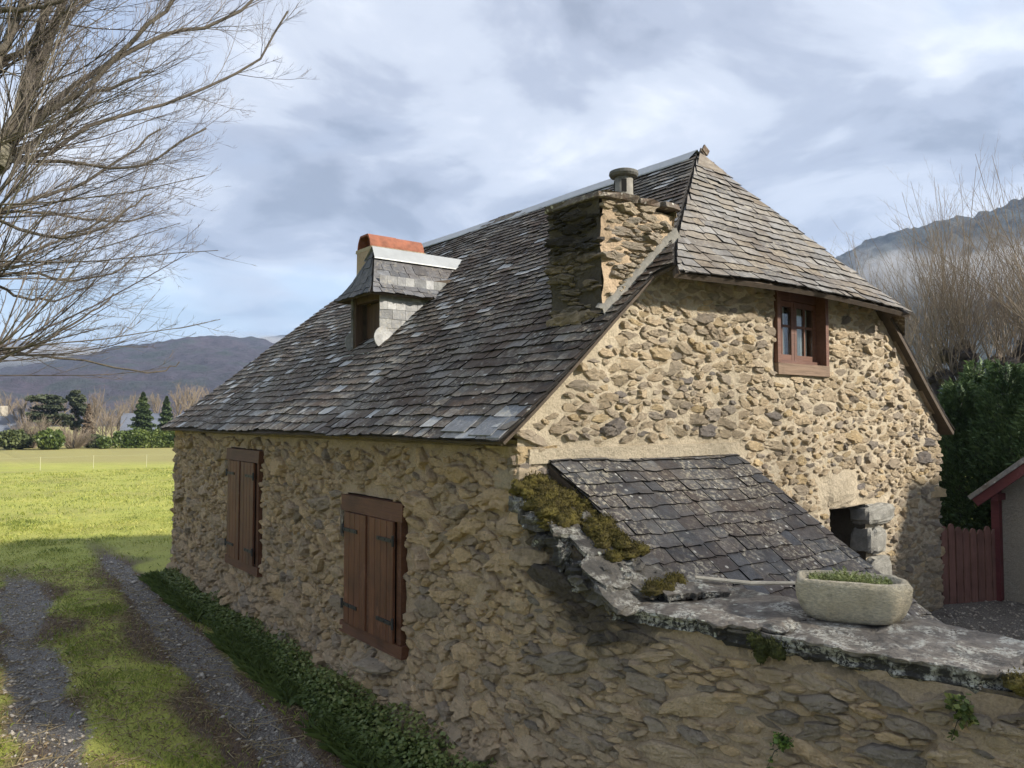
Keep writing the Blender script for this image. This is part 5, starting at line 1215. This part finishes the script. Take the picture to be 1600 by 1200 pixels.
# ---- conifer screen behind the fence
def feathery(name, base, h, rx, ry, n, r, label, mat, group, size=.13):
    t = thing(name, (base[0], base[1], base[2]), label, 'conifer', group)
    z = r.random(n) ** .85; th = r.uniform(0, 2 * math.pi, n); prof = np.clip(1.15 - z ** 2.2, 0, 1) * (1 + .5 * fbm(np.c_[np.cos(th) * 2.2, np.sin(th) * 2.2, z * 5 + base[0]], 3))
    rad = (.55 + .47 * r.random(n) ** .5) * prof
    P = np.c_[base[0] + np.cos(th) * rx * rad, base[1] + np.sin(th) * ry * rad, base[2] + .05 + z * h * (1 + .05 * np.sin(th * 5))]
    d = np.c_[np.cos(th), np.sin(th), np.full(n, .55)] + r.normal(0, .35, (n, 3)); d /= np.linalg.norm(d, axis=1, keepdims=True); a = np.cross(d, r.normal(size=(n, 3))); a /= np.linalg.norm(a, axis=1, keepdims=True)
    s = (size * r.uniform(.5, 1.4, n) * np.where(r.random(n) < .15, 1.6, 1))[:, None]; V = np.stack([P, P + d * s * .5 + a * s * .13, P + d * s * 1.0, P + d * s * .5 - a * s * .13], 1).reshape(-1, 3)
    cr = np.clip(.15 + .55 * r.random(n) + .5 * fbm(P * 1.6, 3), 0, 1)
    tag(mesh_obj('crown', V, np.arange(4 * n).reshape(-1, 4), mat, t, np.repeat(np.c_[cr, cr, cr], 4, 0)), kind='stuff')
    T = Tubes(); T.add([(base[0], base[1], base[2] - .1), (base[0], base[1], base[2] + h * .8)], [.11, .03], 7); T.build('trunk', M['bark_dark'], t)
    C = Tubes()
    for q in range(60):
        zz = r.uniform(.1, .9); tt = r.uniform(0, 6.28); p0 = np.array([base[0], base[1], base[2] + zz * h]); w = max(.15, 1.1 - zz ** 2) * .8
        C.add([p0, p0 + (math.cos(tt) * rx * w, math.sin(tt) * ry * w, .3)], [.02, .006], 3)
    C.build('branches', M['bark_dark'], t)
    return t
r = np.random.default_rng(45); HG = 'conifers screening the yard'
for k, (px, D, hh, rx, lab) in enumerate([(1500, 14.6, 3.1, .95, 'dark feathery conifer against the house corner behind the picket fence'), (1575, 14.4, 3.35, 1.0, 'dark feathery conifer behind the gate post'), (1650, 14.2, 3.5, 1.1, 'dark feathery conifer rising behind the outbuilding ridge'), (1532, 16.0, 3.5, 1.0, 'tall dark conifer in the second row behind the fence')]):
    p = at(px, 655, D); feathery('conifer', (p[0], p[1], .3), hh, rx, rx, 34000, r, lab, M['conifer'], HG, .075)

# ---- the belt of trees, hedges and houses across the meadow
def bush(px, py0, py1, w, D, mat, r, name, label, cat='bush', n=2600, size=.28, group=None, flat=.2):
    b = at(px, 697, D); b[2] = .25; h = (py1 - py0) / FPX * D; wx = w / FPX * D / 2
    t = thing(name, tuple(b), label, cat, group)
    P, q = blob_points(n, (b[0], b[1], .25 + h * .5), (wx, wx * .9, h * .52), r, .45, .25, 2.2); P[:, 2] = np.maximum(P[:, 2], .2)
    V, F = leafquads(P, size, r, flat, .8); cr = np.clip(.25 + .4 * r.random(n) + .7 * fbm(P * .9, 3), 0, 1)
    tag(mesh_obj('crown', V, F, mat, t, np.repeat(np.c_[cr, cr, cr], 4, 0)), kind='stuff')
    T = Tubes()
    for q in range(6): T.add([b, b + (r.normal(0, wx * .3), r.normal(0, wx * .3), h * .6)], [.05, .02], 4)
    T.build('stem', M['bark_dark'], t); return t
def bare(px, pytop, w, D, r, label, group='bare trees across the meadow', mat='twig_far', pybase=697, ns=15, low=.15):
    b = at(px, pybase, D); b[2] = .2; h = (pybase - pytop) / FPX * D; wx = w / FPX * D / 2
    t = thing('bare_tree', tuple(b), label, 'tree', group); T = Tubes(); T.add([b, b + (0, 0, h * .4), b + (r.normal(0, .2), 0, h * .75)], [.02 * h, .016 * h, .006 * h], 6); T.build('trunk', M['bark'], t); T = Tubes()
    for i in range(ns):
        f = r.uniform(low, .75); tt = r.uniform(0, 6.28); d = np.array([math.cos(tt) * wx / h * 1.5, math.sin(tt) * wx / h * 1.5, r.uniform(.5, 1.1)])
        shoot(T, b + (0, 0, h * f), d, h * (1.02 - f) * r.uniform(.6, 1.05), .008 * h, r, 0, .25, 9, .06, .45, .55, r1=.02)
    tag(T.build('crown', M[mat], t), kind='stuff'); return t
def twiggy(px, pytop, w, D, label):
    b = at(px, 697, D); b[2] = .2; h = (697 - pytop) / FPX * D; wx = w / FPX * D / 2; t = thing('bush', tuple(b), label, 'bush', 'leafless bushes across the meadow'); T = Tubes()
    for i in range(70):
        tt = r.uniform(0, 6.28); q = r.random() ** .5; d = np.array([math.cos(tt) * q * wx / h * 1.3, math.sin(tt) * q * wx / h * 1.3, r.uniform(.5, 1)])
        shoot(T, b + (d[0] * .5, d[1] * .5, 0), d, h * r.uniform(.6, 1.05), .035, r, 0, .2, 9, .08, .4, .6, r1=.015)
    tag(T.build('twigs', M['twig_far'], t), kind='stuff'); mb = MB(); mb.tube([b - (0, 0, .1), b + (0, 0, h * .35)], [.12, .05], 6); mb.build('stem', M['bark_dark'], t)
def cone(px, pytop, pybase, w, D, r, label, mat, n=3200, layered=False):
    b = at(px, 697, D); b[2] = .25; ztop = at(px, pytop, D)[2]; z0 = at(px, pybase, D)[2]; wx = w / FPX * D / 2
    t = thing('evergreen_tree', tuple(b), label, 'tree', 'evergreens across the meadow')
    if layered:
        Ps = []
        for q in range(34):
            f = r.random(); tt = r.uniform(0, 6.28); rr = wx * (.25 + .75 * r.random()) * (1 - .45 * f); c = (b[0] + math.cos(tt) * rr, b[1] + math.sin(tt) * rr, z0 + (ztop - z0) * (.12 + .88 * f))
            P, _ = blob_points(n // 34, c, (wx * .34, wx * .34, (ztop - z0) * .055), r, .3, .3); Ps.append(P)
        P = np.concatenate(Ps)
    else:
        z = r.random(n); tt = r.uniform(0, 6.28, n); rr = wx * (1 - z) ** .75 * (.55 + .5 * r.random(n)) * (1 + .35 * np.sin(z * 46 + tt * 2)); P = np.c_[b[0] + np.cos(tt) * rr, b[1] + np.sin(tt) * rr, z0 + z * (ztop - z0)]
    V, F = leafquads(P, .42 if layered else .34, r, .4, .6); cr = np.clip(.2 + .45 * r.random(len(P)) + .6 * fbm(P * .7, 3), 0, 1)
    tag(mesh_obj('crown', V, F, mat, t, np.repeat(np.c_[cr, cr, cr], 4, 0)), kind='stuff'); T = Tubes(); T.add([b, (b[0], b[1], z0 + (ztop - z0) * .85)], [.28, .06], 7)
    for q in range(14 if layered else 0):
        f = r.uniform(.1, .9); tt = r.uniform(0, 6.28); p0 = np.array([b[0], b[1], z0 + (ztop - z0) * f - .5]); T.add([p0, p0 + (math.cos(tt) * wx * .7, math.sin(tt) * wx * .7, .6)], [.1, .03], 4)
    T.build('trunk', M['bark_dark'], t); return t
r = np.random.default_rng(12)
M['brown_bush'] = m_leaf('brown_bush', (.10, .07, .045), (.21, .155, .10), .9, .0); M['olive_leaf'] = m_leaf('olive_leaf', (.03, .045, .014), (.10, .12, .035), .7, .1)
bush(22, 672, 697, 46, 83, M['olive_leaf'], r, 'shrub', 'dark green shrub below the slate-roofed cottage across the meadow')
twiggy(48, 650, 44, 86, 'leafless brown bush beside the spreading cedar')
bush(78, 672, 698, 34, 81, M['hedge_leaf'], r, 'shrub', 'bright green rounded shrub under the spreading cedar')
twiggy(115, 662, 48, 83, 'leafless brown bush between two green shrubs')
bush(148, 680, 698, 34, 84, M['olive_leaf'], r, 'shrub', 'low dark shrub next to the small light green shrub')
bush(163, 683, 699, 18, 81, M['hedge_leaf'], r, 'shrub', 'small light green shrub near the end of the hedge', n=1500)
b0 = at(181, 697, 82); b1 = at(330, 697, 82)
hg = thing('hedge', tuple((b0 + b1) / 2 * (1, 1, 0) + (0, 0, .2)), 'long bright green laurel hedge in front of the white house', 'hedge')
n = 15000; f = r.random(n); P = b0 + (b1 - b0) * f[:, None]; hh = 1.75 * (1 + .25 * fbm(np.c_[f * 26, f * 0, f * 0 + 2], 3)); th = r.uniform(0, math.pi, n); q = .7 + .3 * r.random(n)
P = P + F3 * (np.cos(th) * .9 * q)[:, None]; P[:, 2] = .2 + np.abs(np.sin(th)) ** .6 * hh * q
V, F = leafquads(P, .26, r, .3, .8); cr = np.clip(.3 + .4 * r.random(n) + .8 * fbm(P * .8, 3), 0, 1); tag(mesh_obj('leaves', V, F, M['hedge_leaf'], hg, np.repeat(np.c_[cr, cr, cr], 4, 0)), kind='stuff')
cone(72, 619, 672, 66, 95, r, 'spreading flat-topped cedar with a bare trunk across the meadow', M['pine'], 5200, True)
cone(117, 612, 678, 30, 96, r, 'tall dark pine right beside the spreading cedar', M['pine'], 3200, True)
cone(137, 632, 684, 16, 94, r, 'thin brownish conifer next to the tall pine', M['brown_bush'], 1500)
cone(222, 614, 688, 34, 88, r, 'broad green cone-shaped conifer in front of the white house', M['conifer_far'], 4200)
cone(259, 620, 688, 24, 92, r, 'narrow darker conifer at the end of the white house', M['conifer_far'], 3000)
for k, (px, top, w, D, lab) in enumerate([(36, 625, 46, 98, 'bare spreading tree behind the slate-roofed cottage'), (8, 632, 40, 104, 'bare tree rising beyond the cottage roof'), (148, 622, 26, 100, 'pale bare poplar behind the thin brown conifer'), (165, 640, 36, 96, 'bare tree in the gap between conifers and white house'),
                                          (183, 636, 40, 102, 'bare tree at the gable of the white house'), (206, 628, 40, 112, 'tall bare tree behind the white house roof'), (244, 628, 36, 110, 'bare tree between the two cone-shaped conifers'), (276, 612, 50, 100, 'grey bare tree just beyond the house eave'),
                                          (300, 614, 50, 108, 'rounded bare tree partly hidden by the house roof'), (328, 618, 44, 112, 'bare tree mostly hidden behind the roof slope'), (-20, 630, 50, 100, 'bare tree left of the cottage'), (62, 636, 50, 118, 'bare tree glimpsed behind the spreading cedar'), (100, 640, 50, 122, 'bare tree filling the gap behind the tall pine'), (134, 642, 50, 116, 'low bare tree behind the thin brown conifer'), (160, 646, 46, 90, 'short bare tree in front of the taller bare ones by the hedge end'), (174, 650, 40, 88, 'bare sapling at the hedge end')]):
    bare(px, top, w, D, r, lab)
M['white_wall'] = m_plain('white_wall', (.66, .65, .60), .9, .08, 3, 0); M['blue_slate'] = m_plain('far_slate', (.12, .135, .165), .5, .15, 3, 0)
def far_house(px0, px1, D, ridge, eave, depth, label, wallm, chimney=False):
    a, b = at(px0, 697, D), at(px1, 697, D); a[2] = b[2] = 0; ze, zr = at((px0 + px1) / 2, eave, D)[2], at((px0 + px1) / 2, ridge, D)[2]
    t = thing('farmhouse', ((a[0] + b[0]) / 2, (a[1] + b[1]) / 2, .2), label, 'house', 'houses across the meadow'); u = unit(b - a); dv = np.array([-u[1], u[0], 0]); dv = dv if dv @ F3 > 0 else -dv
    Z = lambda p, z: (p[0], p[1], z); c, d = a + dv * depth, b + dv * depth; m0, m1 = (a + c) / 2, (b + d) / 2
    MB().add([Z(a, .1), Z(b, .1), Z(d, .1), Z(c, .1), Z(a, ze), Z(b, ze), Z(d, ze), Z(c, ze), Z(m0, zr), Z(m1, zr)], [(0, 1, 5, 4), (2, 3, 7, 6), (1, 2, 6, 9, 5), (3, 0, 4, 8, 7)]).build('wall', M[wallm], t)
    for s_, e0, e1 in ((-1, a, b), (1, c, d)):
        o = dv * s_ * .4; V = [e0 - u * .4 + o, e1 + u * .4 + o]; V = [Z(V[0], ze - .2), Z(V[1], ze - .2), Z(m1 + u * .4, zr + .05), Z(m0 - u * .4, zr + .05)]; V += [(x, y, z + .15) for x, y, z in V]
        MB().add(V, BOXQ).build('roof', M['blue_slate'], t)
    for f in (.2, .5, .8):
        p = a + (b - a) * f - dv * .03; MB().obox((p[0], p[1], .2 + (ze - .2) * .55), u * .5, dv * .03, (0, 0, .65)).build('window', M['glass_far'], t)
    if chimney:
        p = m0 + (m1 - m0) * .7; MB().obox((p[0], p[1], zr + .2), u * .35, dv * .35, (0, 0, .9)).build('chimney', M[wallm], t)
BOXQ = [(0, 1, 2, 3), (7, 6, 5, 4), (0, 4, 5, 1), (1, 5, 6, 2), (2, 6, 7, 3), (3, 7, 4, 0)]
M['glass_far'] = m_plain('far_glass', (.05, .055, .06), .2, .1, 3, 0)
M['grey_wall'] = m_plain('grey_wall', (.42, .38, .31), .9, .1, 3, 0)
far_house(193, 262, 98, 648, 671, 8, 'white farmhouse with blue-grey slate roof behind the conical conifer', 'white_wall')
far_house(-40, 24, 96, 650, 678, 7, 'grey cottage with slate roof and pale chimney at the meadow edge', 'grey_wall', True)
# ---- tape fence across the meadow
M['tape'] = m_plain('white_tape', (.48, .46, .30), .7, .1, 4, 0)
tf = thing('tape_fence', tuple(at(147, 722, 49) * (1, 1, 0) + (0, 0, .2)), 'thin white electric tape fence on slim posts across the meadow', 'fence')
pp = []
for k, px in enumerate(range(-103, 400, 83)):
    b = at(px, 724, 49); b[2] = float(gz(b[0], b[1])); pp.append(b); T = MB(); T.tube([b, b + (0, 0, .72)], .012, 6); T.build('post', M['tape'], tf)
for zz in (.70,):
    for a, b in zip(pp[:-1], pp[1:]): MB().tube([a + (0, 0, zz), (a + b) / 2 + (0, 0, zz - .02), b + (0, 0, zz)], .003, 4).build('tape', M['tape'], tf)

# ================================================================== HILLS, MIST AND AIR
def m_hill(name, c0, c1, c2, sc_=1.0):
    n = NT(name); c = n.mix(n.ramp(n.noise(.008 * sc_, 5, .6, .5), (.38, 0.0), (.62, 1.0)), c0, c1)
    c = n.mix(n.ramp(n.noise(.03 * sc_, 5, .65), (.50, 0.0), (.62, .8)), c, c2)
    c = n.mix(1.0, c, n.ramp(n.noise(.16 * sc_, 5, .75), (.3, .5), (.5, 1.0), (.72, 1.6)), 'MULTIPLY')
    return n.done(c, .95, n.bump(n.noise(.2 * sc_, 5, .75), 4.0, 1.0))
M['hill_brown'] = m_hill('winter_woods', (.052, .040, .056), (.038, .036, .052), (.030, .040, .036)); M['hill_dark'] = m_hill('evergreen_slope', (.022, .030, .028), (.034, .037, .034), (.015, .025, .020))
def hill(name, ctrl, Df, Dc, mat, seed, cols=420, rows=120, canopy=6., big=22., kind='structure', p=1.15):
    xs = np.linspace(ctrl[0][0], ctrl[-1][0], cols); ys = np.interp(xs, [c[0] for c in ctrl], [c[1] for c in ctrl])
    ys = np.convolve(np.r_[[ys[0]] * 12, ys, [ys[-1]] * 12], np.ones(25) / 25, 'valid'); V = []; t = np.r_[np.linspace(0, 1, rows), [1.04, 1.12, 1.3]]
    for x, y in zip(xs, ys):
        d = ray(x, y); hd = d[:2] / math.hypot(d[0], d[1]); slope = d[2] / math.hypot(d[0], d[1]); zc = CAM[2] + slope * Dc
        D = Df + (Dc - Df) * t; z = np.where(t <= 1, zc * np.sin(np.clip(t, 0, 1) * math.pi / 2) ** p, zc * (1 - (t - 1) * 1.2)); V.append(np.c_[CAM[0] + hd[0] * D, CAM[1] + hd[1] * D, z])
    V = np.array(V); w = np.minimum(1, t * 4)[None] * np.where(t > .93, .35, 1)[None]
    V[..., 2] += big * fbm(V * (.004, .004, .0) + seed, 4) * w * np.clip(1.05 - t, .0, 1)[None] ** .5 * 2 + canopy * (fbm(V * (.06, .06, 0) + seed, 3)) * np.minimum(1, t * 8)[None]
    m = len(t); k = (np.arange(cols - 1)[:, None] * m + np.arange(m - 1)[None]).ravel(); F = np.stack([k, k + m, k + m + 1, k + 1], 1)
    return tag(mesh_obj(name, V.reshape(-1, 3), F, mat, None, None, True, origin=(0, 0, 0)), kind=kind)
hill('wooded_hill', [(-900, 605), (-400, 592), (-100, 588), (40, 584), (110, 574), (160, 562), (220, 555), (300, 547), (345, 543), (420, 553), (520, 578), (700, 612), (900, 645)], 330, 1250, M['hill_brown'], 3.3)
hill('far_mountain', [(-900, 500), (-300, 520), (-60, 530), (60, 538), (130, 548), (250, 556), (380, 536), (460, 528), (600, 545), (800, 570)], 1350, 2000, M['hill_brown'], 8.1, 300, 60)
hill('mountain', [(900, 585), (1050, 548), (1180, 490), (1285, 434), (1330, 413), (1380, 397), (1450, 380), (1520, 364), (1600, 350), (1750, 335), (2100, 315), (2600, 345)], 260, 1050, M['hill_dark'], 5.7, 460, 110, 15., 30., p=1.8)
def m_mist(name, dens, sc_, lo=.57, hi=.70):
    n = NT(name); n.t.nodes.remove(n.p); tc = n.t.nodes.new('ShaderNodeTexCoord'); v = n.t.nodes.new('ShaderNodeVolumePrincipled'); v.inputs['Color'].default_value = (.93, .95, 1, 1)
    ln = n.t.nodes.new('ShaderNodeVectorMath'); ln.operation = 'LENGTH'; n.put(ln.inputs[0], tc.outputs['Object'])
    fall = n.ramp(ln.outputs['Value'], (.25, 1.0), (.95, 0.0), ease=True); nz = n.noise(sc_, 5, .62, .6, tc.outputs['Object'])
    d = n.math('MULTIPLY', n.ramp(n.math('ADD', nz, n.math('MULTIPLY', fall, .16)), (lo, 0.0), (hi, 1.0)), n.math('MULTIPLY', fall, dens)); n.put(v.inputs['Density'], d); v.inputs['Anisotropy'].default_value = .2
    n.t.links.new(v.outputs[0], n.out.inputs['Volume']); return n.m
def mist(px, py, D, rx, ry, rz, mat):
    c = at(px, py, D); V, F = rock((0, 0, 0), (1, 1, 1), 0, 1, 20, 12, .0, 2.0)
    me = bpy.data.meshes.new('mist'); me.from_pydata([tuple(v) for v in V], [], F); me.materials.append(mat); o = bpy.data.objects.new('mist', me); COL.objects.link(o)
    o.location = c; o.scale = (rx, ry, rz); o.rotation_euler = (0, 0, -math.atan2(*(c[:2] - CAM[:2]))); return o
M['mist'] = m_mist('mist', .06, 3.6); M['mist_low'] = m_mist('low_mist', .05, 2.6, .50, .66)
for k, (px, py, D, rx, ry, rz, mt, lab) in enumerate([(1545, 425, 420, 75, 40, 20, 'mist_low', 'white mist bank drifting across the dark mountain behind the pollards'), (1385, 430, 420, 34, 26, 22, 'mist_low', 'thin wisp of mist against the dark mountain by the roof'),
                                                      (70, 560, 1000, 150, 90, 26, 'mist_low', 'white mist lying behind the bare branches on the hill'), (400, 542, 1050, 110, 90, 22, 'mist_low', 'low cloud hiding the top of the wooded hill'), (150, 572, 820, 60, 40, 12, 'mist_low', 'small scrap of mist on the flank of the wooded hill')]):
    tag(mist(px, py, D, rx, ry, rz, M[mt]), lab, 'mist', kind='stuff')
HZ_ON = True
if HZ_ON:
    n = NT('haze_air'); n.t.nodes.remove(n.p); v = n.t.nodes.new('ShaderNodeVolumePrincipled'); v.inputs['Color'].default_value = (.48, .68, 1, 1); v.inputs['Density'].default_value = .00027; v.inputs['Anisotropy'].default_value = .1
    n.t.links.new(v.outputs[0], n.out.inputs['Volume'])
    tag(MB().box((-4300, -1800, -8), (4300, 5300, 470)).build('haze', n.m), 'pale bluish air', 'haze', kind='stuff')

# ---- small plants rooted in the garden wall
def wall_plant(name, p, n, spread, size, mat, label, seed):
    r = np.random.default_rng(seed); t = thing(name, tuple(p), label, 'plant'); T = Tubes(); P = []
    for k in range(9):
        d = np.array([-.45, r.normal(0, .5), r.normal(.15, .55)]) * spread; a = np.array(p) + r.normal(0, .01, 3); c = a + d * r.uniform(.5, 1.1) - (0, 0, spread * .25); m_ = (a + c) / 2 + (-.02, 0, .03)
        T.add([a, m_, c], [.003, .0025, .0015], 3); f = r.random(n // 9)[:, None]; q = np.where(f < .5, a + (m_ - a) * f * 2, m_ + (c - m_) * (f - .5) * 2); P.append(q + r.normal(0, size * .4, q.shape))
    T.build('stems', M['bark_dark'], t); V, F = leafquads(np.concatenate(P), size, r, .35, .8); cr = r.random(len(V) // 4); tag(mesh_obj('leaves', V, F, mat, t, np.repeat(np.c_[cr, cr, cr], 4, 0)), kind='stuff')
M['fern'] = m_leaf('fern', (.05, .10, .02), (.20, .30, .06), .55, .25)
wall_plant('fern', (.22, -2.12, 1.22), 150, .13, .028, M['fern'], 'small bright green fern growing out of the garden wall face', 3)
wall_plant('wall_ivy', (.43, -2.98, 1.60), 220, .13, .034, M['ivy'], 'dark leafy clump hanging under the end of the cap slab', 4)
